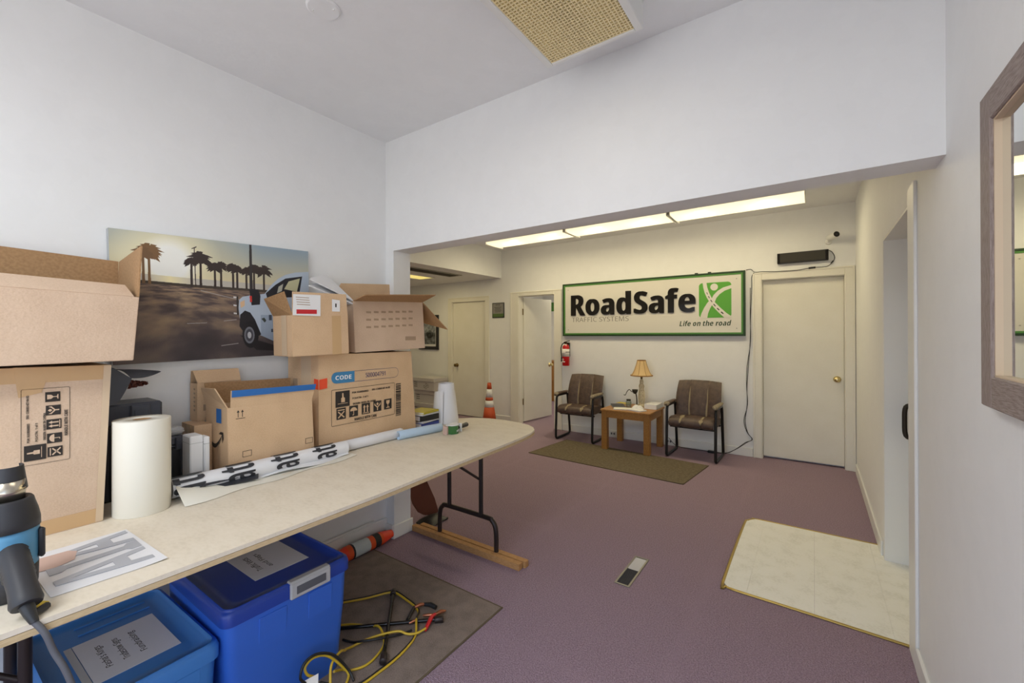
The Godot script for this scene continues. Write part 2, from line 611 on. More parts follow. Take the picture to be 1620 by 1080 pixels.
func shell() -> void:
	# floor with the vinyl patch let into the carpet
	var fl := structure("floor", span(S(), Vector3(-7.2, -0.1, -8.7), Vector3(1.2, 0, 2.9)), M.carpet)
	var patch := PackedVector2Array()
	for v in [Vector2(0.49, -2.612), Vector2(0.352, -2.629), Vector2(-0.07, -2.645), Vector2(-0.36, -2.652), Vector2(-0.405, -2.668), Vector2(-0.428, -2.705), Vector2(-0.428, -3.60), Vector2(-0.415, -3.70), Vector2(-0.38, -3.75), Vector2(-0.33, -3.765), Vector2(0.35, -3.768), Vector2(0.49, -3.66)]:
		patch.append(v)
	var lay := Transform3D(Basis(Vector3(1, 0, 0), Vector3(0, 0, 1), Vector3(0, -1, 0)), Vector3.ZERO)
	for i in range(-2, 2):
		for k in range(-13, -8):
			var t := 0.305
			var sq := PackedVector2Array([Vector2(i * t + 0.0003, k * t + 0.0003), Vector2((i + 1) * t - 0.0003, k * t + 0.0003), Vector2((i + 1) * t - 0.0003, (k + 1) * t - 0.0003), Vector2(i * t + 0.0003, (k + 1) * t - 0.0003)])
			for piece in Geometry2D.intersect_polygons(sq, patch):
				part(fl, "vinyl_tile", prism(S(), piece, -0.006, 0.001, lay), M.vinyl)
	var rim := []
	for i in range(0, 11):
		rim.append(Vector3(patch[i].x, 0.004, patch[i].y))
	part(fl, "edge_strip", tube(S(), curve(rim.slice(1), 3), 0.009, 8, 0.6), M.gold_edge)
	# ceilings
	structure("ceiling", span(S(), Vector3(-7.2, CH, -8.7), Vector3(1.2, CH + 0.12, 2.9)), M.ceiling_paint)
	structure("ceiling", span(S(), Vector3(-7.1, 2.35, ZS), Vector3(-4.193, CH, ZH2)), M.paint)
	# walls
	structure("wall_left", span(S(), Vector3(XL - 0.12, 0, ZH), Vector3(XL, CH, 2.8)), M.paint)
	var st := S()
	span(st, Vector3(-7.1, 0, ZH2), Vector3(-2.403, HB, ZH))
	structure("wall_partition", st, M.paint)
	structure("trim_1", span(S(), Vector3(-7.1, HB, ZH2), Vector3(XR, CH, ZH)), M.paint)      # the dropped header
	st = S()
	span(st, Vector3(XR, 0, -2.6), Vector3(XR + 0.16, CH, 0.3))
	span(st, Vector3(XR, 0, 0.3), Vector3(XR + 0.16, 0.1, 2.55))
	span(st, Vector3(XR, 2.4, 0.3), Vector3(XR + 0.16, CH, 2.55))
	span(st, Vector3(XR, 0, 2.55), Vector3(XR + 0.16, CH, 2.8))
	span(st, Vector3(XR, 0, -5.78), Vector3(XR + 0.16, CH, -3.545))
	span(st, Vector3(XR, 2.015, -3.545), Vector3(XR + 0.16, CH, -2.6))
	structure("wall_right", st, M.paint)
	st = S()
	var zb := ZS - 0.11
	span(st, Vector3(0.285, 0, zb), Vector3(XR, CH, ZS))
	span(st, Vector3(-0.495, 2.05, zb), Vector3(0.285, CH, ZS))
	span(st, Vector3(-3.187, 0, zb), Vector3(-0.495, CH, ZS))
	span(st, Vector3(-3.86, 2.045, zb), Vector3(-3.187, CH, ZS))
	span(st, Vector3(-4.515, 0, zb), Vector3(-3.86, CH, ZS))
	span(st, Vector3(-5.30, 2.01, zb), Vector3(-4.515, CH, ZS))
	span(st, Vector3(-7.1, 0, zb), Vector3(-5.30, CH, ZS))
	structure("wall_back", st, M.paint)
	structure("wall_corridor", span(S(), Vector3(-7.2, 0, -5.78), Vector3(-7.1, CH, ZH)), M.paint)
	# the office behind the open door
	structure("wall_office_left", span(S(), Vector3(-5.2, 0, -8.6), Vector3(-5.1, CH, zb)), M.paint)
	structure("wall_office_right", span(S(), Vector3(-2.7, 0, -8.6), Vector3(-2.6, CH, zb)), M.paint)
	structure("wall_office_back", span(S(), Vector3(-5.1, 0, -8.6), Vector3(-2.7, CH, -8.5)), M.paint)
	structure("wall_closet", span(S(), Vector3(-0.65, -0.05, zb - 0.1), Vector3(0.45, 2.2, zb - 0.004)), M.paint)
	structure("wall_closet", span(S(), Vector3(-5.45, -0.05, zb - 0.1), Vector3(-4.4, 2.2, zb - 0.004)), M.paint)
	# the street side of the front room, behind the camera: a wall with a wide window
	st = S()
	span(st, Vector3(XL - 0.12, 0, 2.7), Vector3(XR + 0.16, 0.25, 2.8))
	span(st, Vector3(XL - 0.12, 2.55, 2.7), Vector3(XR + 0.16, CH, 2.8))
	span(st, Vector3(XL - 0.12, 0.25, 2.7), Vector3(XL + 0.1, 2.55, 2.8))
	span(st, Vector3(XR - 0.1, 0.25, 2.7), Vector3(XR + 0.16, 2.55, 2.8))
	structure("wall_front", st, M.paint)
	st = S()
	for x in [-2.36, -1.06, 0.23]:
		span(st, Vector3(x - 0.03, 0.25, 2.72), Vector3(x + 0.03, 2.55, 2.78))
	span(st, Vector3(-2.39, 0.25, 2.72), Vector3(0.26, 0.31, 2.78))
	span(st, Vector3(-2.39, 2.49, 2.72), Vector3(0.26, 2.55, 2.78))
	structure("window_1", st, M.trim_paint)
	st = S()
	for z in [0.33, 1.425, 2.52]:
		span(st, Vector3(XR + 0.05, 0.1, z - 0.03), Vector3(XR + 0.11, 2.4, z + 0.03))
	span(st, Vector3(XR + 0.05, 0.1, 0.36), Vector3(XR + 0.11, 0.16, 2.49))
	span(st, Vector3(XR + 0.05, 2.34, 0.36), Vector3(XR + 0.11, 2.4, 2.49))
	structure("window_2", st, M.trim_paint)
	# baseboards
	var bh := 0.1
	structure("baseboard_back", span(span(S(), Vector3(-3.06, 0, ZS), Vector3(-0.575, bh, ZS + 0.014), 0.004), Vector3(-4.43, 0, ZS), Vector3(-4.0, bh, ZS + 0.014), 0.004), M.trim_paint)
	structure("baseboard_right", span(S(), Vector3(XR - 0.013, 0, -5.58), Vector3(XR, bh, -3.60), 0.004), M.trim_paint)
	structure("baseboard_entry", span(S(), Vector3(XR - 0.013, 0, -2.455), Vector3(XR, bh, 0.3), 0.004), M.trim_paint)
	st = S()
	span(st, Vector3(XL, 0, ZH), Vector3(XL + 0.014, 0.13, 2.7), 0.004)
	span(st, Vector3(XL, 0, ZH), Vector3(-2.403, 0.095, ZH + 0.014), 0.004)
	span(st, Vector3(-2.403, 0, ZH2 - 0.014), Vector3(-2.389, 0.095, ZH + 0.014), 0.005)
	span(st, Vector3(XL + 0.014, 0.135, -1.86), Vector3(XL + 0.024, 0.15, 1.5), 0.003)
	structure("baseboard_left", st, M.trim_paint)

func casing(n: String, x0: float, x1: float, top: float, wl: float, wr: float, wt: float) -> void:
	var st := S()
	for s in [[x0 - wl, x0 + 0.012, 0.0, top + wt], [x1 - 0.012, x1 + wr, 0.0, top + wt], [x0 + 0.012, x1 - 0.012, top - 0.012, top + wt]]:
		span(st, Vector3(s[0], s[2], ZS), Vector3(s[1], s[3], ZS + 0.016), 0.004)
	for s in [[x0 - wl, x0 - wl + 0.018, 0.0, top + wt], [x1 + wr - 0.018, x1 + wr, 0.0, top + wt], [x0 - wl + 0.018, x1 + wr - 0.018, top + wt - 0.018, top + wt]]:
		span(st, Vector3(s[0], s[2], ZS + 0.016), Vector3(s[1], s[3], ZS + 0.022), 0.003)
	for s in [[x0, x0 + 0.018, 0.0, top], [x1 - 0.018, x1, 0.0, top], [x0 + 0.018, x1 - 0.018, top - 0.018, top]]:
		span(st, Vector3(s[0], s[2], ZS - 0.11), Vector3(s[1], s[3], ZS))
	structure(n, st, M.door_paint)

func knob(p: Node3D, at: Vector3, dir: Vector3, m: Material) -> void:
	var y := dir.normalized()
	var x := y.cross(UP).normalized()
	part(p, "door_knob", lathe(S(true), [Vector2(0, 0), Vector2(0.034, 0), Vector2(0.034, 0.006), Vector2(0.014, 0.012), Vector2(0.012, 0.03), Vector2(0.022, 0.038), Vector2(0.029, 0.05), Vector2(0.026, 0.062), Vector2(0.012, 0.068), Vector2(0, 0.068)], Transform3D(Basis(x, y, x.cross(y)), at), 20), m)

func doors() -> void:
	casing("trim_2", -5.30, -4.515, 2.01, 0.075, 0.075, 0.065)
	casing("trim_3", -3.86, -3.187, 2.045, 0.14, 0.12, 0.055)
	casing("trim_4", -0.495, 0.285, 2.05, 0.075, 0.07, 0.078)
	# closed flush doors
	var d := structure("door_1", span(S(), Vector3(-5.28, 0.012, ZS - 0.055), Vector3(-4.535, 1.99, ZS - 0.02), 0.002), M.door_paint)
	knob(d, Vector3(-5.19, 0.885, ZS - 0.02), Vector3(0, 0, 1), M.dark_brass)
	d = structure("door_3", span(S(), Vector3(-0.475, 0.022, ZS - 0.09), Vector3(0.265, 2.03, ZS - 0.055), 0.002), M.door_paint)
	knob(d, Vector3(0.205, 0.938, ZS - 0.055), Vector3(0, 0, 1), M.brass)
	# the open door, hinged on the left, swung into the office
	var a := Vector3(-3.842, 0, ZS - 0.115)
	var dir := Vector3(0.085, 0, -0.745).normalized()
	var R := Basis(dir, UP, dir.cross(UP))
	var leaf := structure("door_2", B(a + dir * 0.375 + Vector3(0, 1.022, 0), Vector3(0.745, 2.0, 0.035), 0.002, R), M.door_paint)
	var nrm := dir.cross(UP)
	if nrm.x < 0:
		nrm = -nrm
	knob(leaf, a + dir * 0.685 + nrm * 0.018 + Vector3(0, 0.9, 0), nrm, M.brass)
	for y in [0.34, 1.79]:
		part(leaf, "hinge", cyl(S(), Vector3(-3.835, y - 0.05, ZS - 0.1), Vector3(-3.835, y + 0.05, ZS - 0.1), 0.009, 10), M.dark_brass)
	# the street door in the right wall, recessed
	var st := S()
	span(st, Vector3(0.49, 0.01, -3.53), Vector3(0.53, 2.0, -2.615), 0.002)
	var e := structure("door_4", st, M.door_paint)
	var hs := S()
	tube(hs, curve([Vector3(0.487, 1.0, -3.43), Vector3(0.448, 0.985, -3.43), Vector3(0.442, 0.9, -3.43), Vector3(0.448, 0.815, -3.43), Vector3(0.487, 0.8, -3.43)], 5), 0.012, 10)
	part(e, "door_handle", hs, M.iron)
	part(e, "handle_plate", span(S(), Vector3(0.482, 0.78, -3.455), Vector3(0.49, 1.02, -3.405), 0.003), M.iron)
	part(e, "lock_cylinder", cyl(S(), Vector3(0.488, 0.965, -3.365), Vector3(0.476, 0.965, -3.365), 0.016, 14, 0.002), M.steel)
	st = S()
	span(st, Vector3(XR + 0.001, 0, -3.545), Vector3(0.52, 2.015, -3.532))
	span(st, Vector3(XR + 0.001, 2.002, -3.532), Vector3(0.52, 2.015, -2.61))
	span(st, Vector3(XR + 0.001, 0, -2.613), Vector3(0.52, 2.015, -2.6))
	structure("trim_5", st, M.trim_paint)
	structure("trim_6", span(S(), Vector3(XR - 0.012, 0, -2.605), Vector3(XR, 2.07, -2.46), 0.003), M.trim_paint)
	structure("wall_exterior", span(S(), Vector3(0.54, 0, -3.8), Vector3(0.6, CH, -2.4)), M.paint)

func fixtures() -> void:
	# fluorescent wraparounds of the rear room
	var i := 0
	for x in [[-3.70, -2.49], [-2.465, -1.26], [-1.235, -0.055]]:
		var o := thing("ceiling_light", ["lit fluorescent ceiling fixture farthest left above the sign wall", "lit fluorescent ceiling fixture in the middle of the row of three", "lit fluorescent ceiling fixture nearest the white door and camera"][i], "ceiling light", Vector3(x[0], CH, -4.83), "fluorescent fixtures in a row")
		var st := span(S(), Vector3(x[0], 2.70, -5.04), Vector3(x[1], CH, -4.62), 0.004)
		part(o, "housing", st, M.trim_paint)
		st = S()
		var rings := []
		for e in [x[0] + 0.006, x[1] - 0.006]:
			var ring := []
			for k in 9:
				var t := k / 8.0
				ring.append(Vector3(e, 2.70 - 0.03 * pow(sin(t * PI), 0.4), -5.03 + 0.40 * t))
			rings.append(ring)
		loft(st, rings)
		part(o, "lens", st, M.lens)
		for e in [x[0], x[1] - 0.006]:
			part(o, "end_cap", span(S(), Vector3(e, 2.668, -5.035), Vector3(e + 0.006, 2.70, -4.625)), M.trim_paint)
		i += 1
	var c := thing("ceiling_light", "lit flat yellowish ceiling panel in the low corridor ceiling", "ceiling light", Vector3(-5.16, 2.35, -4.5))
	part(c, "lens", span(S(), Vector3(-5.31, 2.343, -4.92), Vector3(-5.01, 2.35, -3.7)), M.corridor_lens)
	var st := S()
	for s in [[-5.33, -5.31, -4.94, -3.68], [-5.01, -4.99, -4.94, -3.68], [-5.31, -5.01, -4.94, -4.92], [-5.31, -5.01, -3.7, -3.68]]:
		span(st, Vector3(s[0], 2.338, s[2]), Vector3(s[1], 2.35, s[3]))
	part(c, "frame", st, M.trim_paint)
	c = thing("ceiling_vent", "dark long return air grille in the corridor ceiling", "vent", Vector3(-4.6, 2.35, -4.4))
	st = S()
	for s in [[-4.72, -4.69, -5.0, -3.8], [-4.49, -4.46, -5.0, -3.8], [-4.69, -4.49, -5.0, -4.97], [-4.69, -4.49, -3.83, -3.8]]:
		span(st, Vector3(s[0], 2.34, s[2]), Vector3(s[1], 2.35, s[3]))
	part(c, "frame", st, M.register_edge)
	for k in 9:
		part(c, "slat", B(Vector3(-4.68 + k * 0.0225, 2.344, -4.4), Vector3(0.018, 0.002, 1.14), 0, Basis(Vector3.BACK, 0.5)), M.register_dark)
	c = thing("office_light", "plain lit ceiling panel inside the office behind the open door", "ceiling light", Vector3(-3.6, CH, -7.2))
	part(c, "lens", span(S(), Vector3(-3.77, 2.41, -7.8), Vector3(-3.43, 2.44, -6.6)), M.lens)
	part(c, "housing", span(S(), Vector3(-3.79, 2.44, -7.82), Vector3(-3.41, CH, -6.58), 0.004), M.trim_paint)
	c = thing("rear_room_light", "lit ceiling box of the front room behind the camera", "ceiling light", Vector3(-1.0, CH, 1.1))
	part(c, "lens", span(S(), Vector3(-1.27, 2.65, 0.52), Vector3(-0.73, 2.68, 1.68)), M.lens)
	part(c, "housing", span(S(), Vector3(-1.29, 2.68, 0.5), Vector3(-0.71, CH, 1.7), 0.004), M.trim_paint)
	# the big fixture of the front room, with a yellowed egg-crate louver
	var x0 := -1.004
	var x1 := -0.556
	var z0 := -1.722
	var z1 := -0.5
	var yb := 2.655
	var f := thing("ceiling_fixture", "large white ceiling light box with yellowed egg-crate louver in front room", "ceiling light", Vector3(-0.78, CH, -1.1))
	st = S()
	span(st, Vector3(x0, yb, z0), Vector3(x0 + 0.032, CH - 0.03, z1), 0.003)
	span(st, Vector3(x1 - 0.032, yb, z0), Vector3(x1, CH - 0.03, z1), 0.003)
	span(st, Vector3(x0 + 0.032, yb, z0), Vector3(x1 - 0.032, CH - 0.03, z0 + 0.02), 0.003)
	span(st, Vector3(x0 + 0.032, yb, z1 - 0.02), Vector3(x1 - 0.032, CH - 0.03, z1), 0.003)
	span(st, Vector3(x0, CH - 0.03, z0), Vector3(x1, CH, z1))
	part(f, "housing", st, M.trim_paint)
	st = S()
	var xm := (x0 + x1) * 0.5
	prism(st, PackedVector2Array([Vector2(-0.08, CH - 0.03), Vector2(-0.045, yb + 0.035), Vector2(0.045, yb + 0.035), Vector2(0.08, CH - 0.03)]), z0 + 0.03, z1 - 0.03, Transform3D(Basis(), Vector3(xm, 0, 0)))
	part(f, "ballast_cover", st, M.tube_white)
	for x in [xm - 0.12, xm + 0.12]:
		part(f, "fluorescent_tube", cyl(S(), Vector3(x, yb + 0.065, z0 + 0.03), Vector3(x, yb + 0.065, z1 - 0.03), 0.016, 10), M.lit_tube)
	st = S()
	var p := 0.0148
	var xx := x0 + 0.036
	while xx < x1 - 0.034:
		span(st, Vector3(xx - 0.0024, yb + 0.003, z0 + 0.021), Vector3(xx + 0.0024, yb + 0.016, z1 - 0.021))
		xx += p
	var zz := z0 + 0.024
	while zz < z1 - 0.02:
		span(st, Vector3(x0 + 0.033, yb + 0.0028, zz - 0.0024), Vector3(x1 - 0.033, yb + 0.0158, zz + 0.0024))
		zz += p
	part(f, "louver", st, M.louver_yellow).set_meta("kind", "stuff")
	var o := thing("ceiling_cover_plate", "round white blank cover plate with two screws on the ceiling", "cover plate", Vector3(-1.668, CH, -1.01))
	part(o, "plate", lathe(S(true), [Vector2(0, CH - 0.009), Vector2(0.06, CH - 0.009), Vector2(0.067, CH - 0.004), Vector2(0.067, CH), Vector2(0, CH)].map(func(v): return Vector2(v.x, v.y)), Transform3D(Basis(), Vector3(-1.668, 0, -1.01)), 36, false), M.ceiling_paint)
	for s in [-1, 1]:
		part(o, "screw", cyl(S(), Vector3(-1.668 + s * 0.036, CH - 0.008, -1.01 - s * 0.024), Vector3(-1.668 + s * 0.036, CH - 0.012, -1.01 - s * 0.024), 0.004, 8), M.trim_paint)

# ---------------------------------------------------------------- work table
func trestle(o: Node3D, z: float, s: float) -> void:   # s: which way the brace leans
	var y0 := 0.04
	part(o, "leg_foot", tube(S(), curve([Vector3(-2.16, y0, z), Vector3(-2.16, 0.13, z), Vector3(-2.152, 0.195, z), Vector3(-2.125, 0.228, z), Vector3(-2.08, 0.238, z), Vector3(-1.74, 0.238, z), Vector3(-1.695, 0.228, z), Vector3(-1.668, 0.195, z), Vector3(-1.66, 0.13, z), Vector3(-1.66, y0, z)], 4), 0.0155, 12), M.black_steel)
	for x in [-2.067, -1.785]:
		part(o, "leg", tube(S(), [Vector3(x, 0.236, z), Vector3(x, 0.735, z)], 0.0145, 12), M.black_steel)
	part(o, "crossbar", tube(S(), [Vector3(-2.12, 0.724, z), Vector3(-1.73, 0.724, z)], 0.011, 10), M.black_steel)
	part(o, "brace", tube(S(), [Vector3(-1.785, 0.47, z), Vector3(-1.9, 0.728, z + s * 0.33)], 0.0085, 8), M.black_steel)

func work_table() -> void:
	var o := thing("work_table", "long beige plywood work table with rounded end and black folding legs", "table", Vector3(-1.92, 0, -1.0))
	var outline := [Vector2(-1.466, 0.75), Vector2(-1.466, -0.4), Vector2(-1.472, -1.135), Vector2(-1.494, -1.53), Vector2(-1.508, -1.83), Vector2(-1.519, -2.09), Vector2(-1.531, -2.28), Vector2(-1.548, -2.42), Vector2(-1.578, -2.51), Vector2(-1.628, -2.575), Vector2(-1.70, -2.625), Vector2(-1.81, -2.656), Vector2(-1.95, -2.672), Vector2(-2.08, -2.66), Vector2(-2.2, -2.615), Vector2(-2.29, -2.52), Vector2(-2.345, -2.40), Vector2(-2.375, -2.25), Vector2(-2.388, -2.1), Vector2(-2.392, -1.9), Vector2(-2.392, 0.75)]
	var poly := PackedVector2Array(outline)
	var lay := Transform3D(Basis(Vector3(1, 0, 0), Vector3(0, 0, 1), Vector3(0, -1, 0)), Vector3.ZERO)   # local z runs down
	part(o, "tabletop", prism(S(), poly, -TT, -TT + 0.013, lay), M.table_top)
	var inner := PackedVector2Array(Geometry2D.offset_polygon(poly, -0.003)[0])
	part(o, "core_gap", prism(S(), inner, -TT + 0.013, -TT + 0.0145, lay), M.ply_gap)
	part(o, "underlayer", prism(S(), poly, -TT + 0.0145, -TT + 0.03, lay), M.ply_edge)
	trestle(o, -2.18, 1.0)
	trestle(o, -0.195, 1.0)
	var i := 0
	for b in [[-2.149, -2.391, -1.452], [-2.196, -2.36, -1.438]]:
		var w := thing("lumber_strip", ["front one of two pine strips under the far table legs", "back one of two pine strips, the table feet stand on it"][i], "wood strip", Vector3(-1.92, 0, b[0]), "pine strips under the table legs")
		part(w, "strip", span(S(), Vector3(b[1], 0.0, b[0] - 0.019), Vector3(b[2], 0.04, b[0] + 0.019), 0.002), M.lumber)
		i += 1
	for b in [[-0.195, -2.36, -1.45]]:
		var w := thing("lumber_strip", "pine strip under the near table legs by the blue tote", "wood strip", Vector3(-1.92, 0, b[0]), "pine strips under the table legs")
		part(w, "strip", span(S(), Vector3(b[1], 0.0, b[0] - 0.019), Vector3(b[2], 0.04, b[0] + 0.019), 0.002), M.lumber)

# ---------------------------------------------------------------- the printed canvas
func fill(im: Image, pts: Array, c: Color) -> void:
	var W := im.get_width()
	var H := im.get_height()
	var poly := PackedVector2Array()
	var r := Rect2(pts[0].x * W, pts[0].y * H, 0, 0)
	for p in pts:
		var v := Vector2(p.x * W, p.y * H)
		poly.append(v)
		r = r.expand(v)
	for y in range(maxi(0, int(r.position.y)), mini(H, int(r.end.y) + 1)):
		for x in range(maxi(0, int(r.position.x)), mini(W, int(r.end.x) + 1)):
			if Geometry2D.is_point_in_polygon(Vector2(x + 0.5, y + 0.5), poly):
				im.set_pixel(x, y, im.get_pixel(x, y).lerp(Color(c.r, c.g, c.b), c.a))

func disc(u: float, v: float, ru: float, rv: float, n := 24) -> Array:
	var p := []
	for k in n:
		p.append(Vector2(u + cos(TAU * k / n) * ru, v + sin(TAU * k / n) * rv))
	return p

func palm(im: Image, u: float, top: float, base: float, r: float, rng: RandomNumberGenerator, c: Color) -> void:
	fill(im, [Vector2(u - 0.006, base), Vector2(u - 0.005, top), Vector2(u + 0.005, top), Vector2(u + 0.006, base)], c)
	for k in 24:
		var a := PI * (0.78 + 1.44 * k / 23.0) + rng.randf_range(-0.1, 0.1)
		var l := r * rng.randf_range(0.7, 1.2)
		var tip := Vector2(u + cos(a) * l, top + sin(a) * l * 1.2 + 0.02)
		var mid := Vector2(u + cos(a) * l * 0.55, top + sin(a) * l * 0.85)
		var w := Vector2(-sin(a), cos(a)) * 0.012
		fill(im, [Vector2(u, top), mid - w, tip, mid + w], c)
	fill(im, disc(u, top, r * 0.5, r * 0.66), c)

func canvas_image() -> ImageTexture:
	var W := 960
	var H := 640
	var im := Image.create(W, H, false, Image.FORMAT_RGB8)
	var n := FastNoiseLite.new()
	n.seed = 4
	n.fractal_octaves = 4
	n.frequency = 0.012
	var g := FastNoiseLite.new()
	g.seed = 8
	g.frequency = 0.35
	var sun := Vector2(0.235, 0.215)
	for y in H:
		for x in W:
			var u := float(x) / W
			var v := float(y) / H
			var hz := 0.358 + 0.05 * u
			var d := Vector2((u - sun.x) * 1.5, v - sun.y).length()
			var c: Color
			if v < hz:
				c = c8(150, 168, 182).lerp(c8(226, 208, 160), clampf(v / hz, 0, 1))
				c = c.lerp(c8(226, 214, 172), clampf(1.0 - d * 1.4, 0, 1))
				c = c.lerp(Color(1, 0.97, 0.82), clampf(1.15 - d * 3.0, 0, 1))
				c = c.lerp(Color(1, 1, 0.97), clampf(2.2 - d * 10.0, 0, 1))
				if v > hz - 0.05:
					c = c.lerp(c8(186, 182, 180), 0.75)
					c = c.lerp(Color(1, 0.95, 0.75), clampf(1.0 - absf(u - 0.24) * 8.0, 0, 1))
			else:
				var t := (v - hz) / (1.0 - hz)
				var dp := 1.0 / (v - hz + 0.07)
				var nn := n.get_noise_2d((u - 0.3) * dp * 95.0 + 40.0 * v, dp * 46.0) * 0.75 + 0.5 + 0.12 * g.get_noise_2d(x * 0.5, y)
				c = c8(116, 96, 86).lerp(c8(84, 74, 76), t)
				c = c.lerp(c8(206, 176, 130), clampf(nn * 1.5 - 0.5, 0, 1) * clampf(1.0 - absf(u - 0.3 - 0.1 * t) * 1.6, 0.0, 1) * 0.8)
				c = c.lerp(c8(40, 36, 40), clampf(1.0 - nn * 1.9, 0, 1) * 0.55)
				c = c.lightened(0.10 * g.get_noise_2d(x, y)) if g.get_noise_2d(x, y) > 0 else c.darkened(-0.2 * g.get_noise_2d(x, y))
				if t < 0.035:
					c = c8(70, 60, 50)
			im.set_pixel(x, y, c)
	var rng := RandomNumberGenerator.new()
	rng.seed = 12
	var dk := c8(58, 46, 42)
	palm(im, 0.152, 0.14, 0.39, 0.06, rng, c8(128, 96, 62))
	palm(im, 0.128, 0.16, 0.39, 0.05, rng, c8(120, 90, 60))
	fill(im, [Vector2(0.351, 0.39), Vector2(0.348, 0.08), Vector2(0.352, 0.08), Vector2(0.356, 0.39)], dk)
	fill(im, [Vector2(0.338, 0.085), Vector2(0.36, 0.066), Vector2(0.36, 0.075), Vector2(0.338, 0.092)], dk)
	for p in [[0.378, 0.165, 0.06], [0.335, 0.19, 0.032], [0.447, 0.222, 0.042], [0.478, 0.205, 0.036], [0.54, 0.215, 0.04], [0.562, 0.225, 0.034], [0.612, 0.235, 0.034], [0.655, 0.22, 0.046], [0.712, 0.225, 0.05]]:
		palm(im, p[0], p[1], 0.395, p[2], rng, dk)
	fill(im, [Vector2(0.629, 0.4), Vector2(0.631, 0.0), Vector2(0.644, 0.0), Vector2(0.647, 0.4)], c8(56, 50, 50))
	for l in [[0.376, 0.418, 0.575, 0.488, 0.006], [0.307, 0.694, 0.402, 0.688, 0.006], [0.486, 0.672, 0.554, 0.66, 0.006], [0.47, 0.885, 0.56, 0.87, 0.007]]:
		fill(im, [Vector2(l[0], l[1]), Vector2(l[2], l[3]), Vector2(l[2], l[3] + l[4]), Vector2(l[0], l[1] + l[4])], Color(0.72, 0.7, 0.68, 0.8))
	# the truck
	var body := c8(186, 198, 212)
	fill(im, [Vector2(0.57, 0.8), Vector2(0.8, 0.92), Vector2(1, 0.93), Vector2(1, 0.99), Vector2(0.66, 0.94)], Color(0.1, 0.09, 0.1, 0.75))
	fill(im, [Vector2(0.566, 0.56), Vector2(0.57, 0.49), Vector2(0.588, 0.462), Vector2(0.627, 0.45), Vector2(0.715, 0.43), Vector2(0.762, 0.336), Vector2(0.8, 0.285), Vector2(0.845, 0.245), Vector2(0.91, 0.216), Vector2(1.0, 0.2), Vector2(1.0, 0.92), Vector2(0.77, 0.87), Vector2(0.69, 0.81), Vector2(0.575, 0.72)], body)
	fill(im, [Vector2(0.69, 0.62), Vector2(1.0, 0.64), Vector2(1, 0.92), Vector2(0.77, 0.87), Vector2(0.69, 0.81)], Color(0.55, 0.6, 0.68, 0.6))
	fill(im, [Vector2(0.722, 0.425), Vector2(0.78, 0.345), Vector2(0.845, 0.28), Vector2(0.955, 0.25), Vector2(0.93, 0.45), Vector2(0.73, 0.47)], c8(40, 38, 42))
	fill(im, [Vector2(0.835, 0.38), Vector2(0.865, 0.305), Vector2(0.94, 0.27), Vector2(0.918, 0.4)], c8(206, 200, 160))
	fill(im, [Vector2(0.8, 0.36), Vector2(0.83, 0.33), Vector2(0.82, 0.4), Vector2(0.79, 0.42)], c8(190, 188, 170))
	fill(im, [Vector2(0.627, 0.4), Vector2(0.645, 0.39), Vector2(0.678, 0.397), Vector2(0.69, 0.45), Vector2(0.686, 0.528), Vector2(0.638, 0.535)], c8(36, 34, 38))
	fill(im, [Vector2(0.628, 0.455), Vector2(0.64, 0.45), Vector2(0.642, 0.505), Vector2(0.63, 0.51)], c8(214, 60, 50))
	fill(im, [Vector2(0.575, 0.51), Vector2(0.6, 0.49), Vector2(0.6, 0.54), Vector2(0.578, 0.56)], c8(226, 190, 150))
	for v in [0.46, 0.53, 0.6]:
		fill(im, [Vector2(0.54, v), Vector2(0.562, v + 0.004), Vector2(0.562, v + 0.016), Vector2(0.54, v + 0.014)], c8(214, 212, 210))
	fill(im, [Vector2(0.556, 0.46), Vector2(0.566, 0.46), Vector2(0.566, 0.62), Vector2(0.556, 0.62)], c8(52, 46, 44))
	fill(im, [Vector2(0.568, 0.72), Vector2(0.574, 0.62), Vector2(0.6, 0.582), Vector2(0.63, 0.6), Vector2(0.655, 0.66), Vector2(0.69, 0.8), Vector2(0.62, 0.85)], c8(34, 32, 36))
	fill(im, disc(0.629, 0.798, 0.046, 0.122), c8(30, 29, 32))
	fill(im, disc(0.622, 0.803, 0.029, 0.076), c8(120, 122, 130))
	fill(im, disc(0.622, 0.803, 0.021, 0.056), c8(70, 70, 78))
	fill(im, disc(0.622, 0.803, 0.011, 0.03), c8(190, 192, 196))
	fill(im, [Vector2(0.693, 0.655), Vector2(0.71, 0.645), Vector2(0.722, 0.672), Vector2(0.712, 0.69)], c8(60, 66, 60))
	for l in [[0.738, 0.62, 0.025, 0.05], [0.765, 0.63, 0.022, 0.04], [0.79, 0.63, 0.02, 0.04], [0.815, 0.63, 0.02, 0.04], [0.75, 0.75, 0.1, 0.03]]:
		fill(im, [Vector2(l[0], l[1]), Vector2(l[0] + l[2] * 0.7, l[1]), Vector2(l[0] + l[2] * 0.7, l[1] + l[3]), Vector2(l[0], l[1] + l[3])], c8(70, 78, 92))
	return ImageTexture.create_from_image(im)

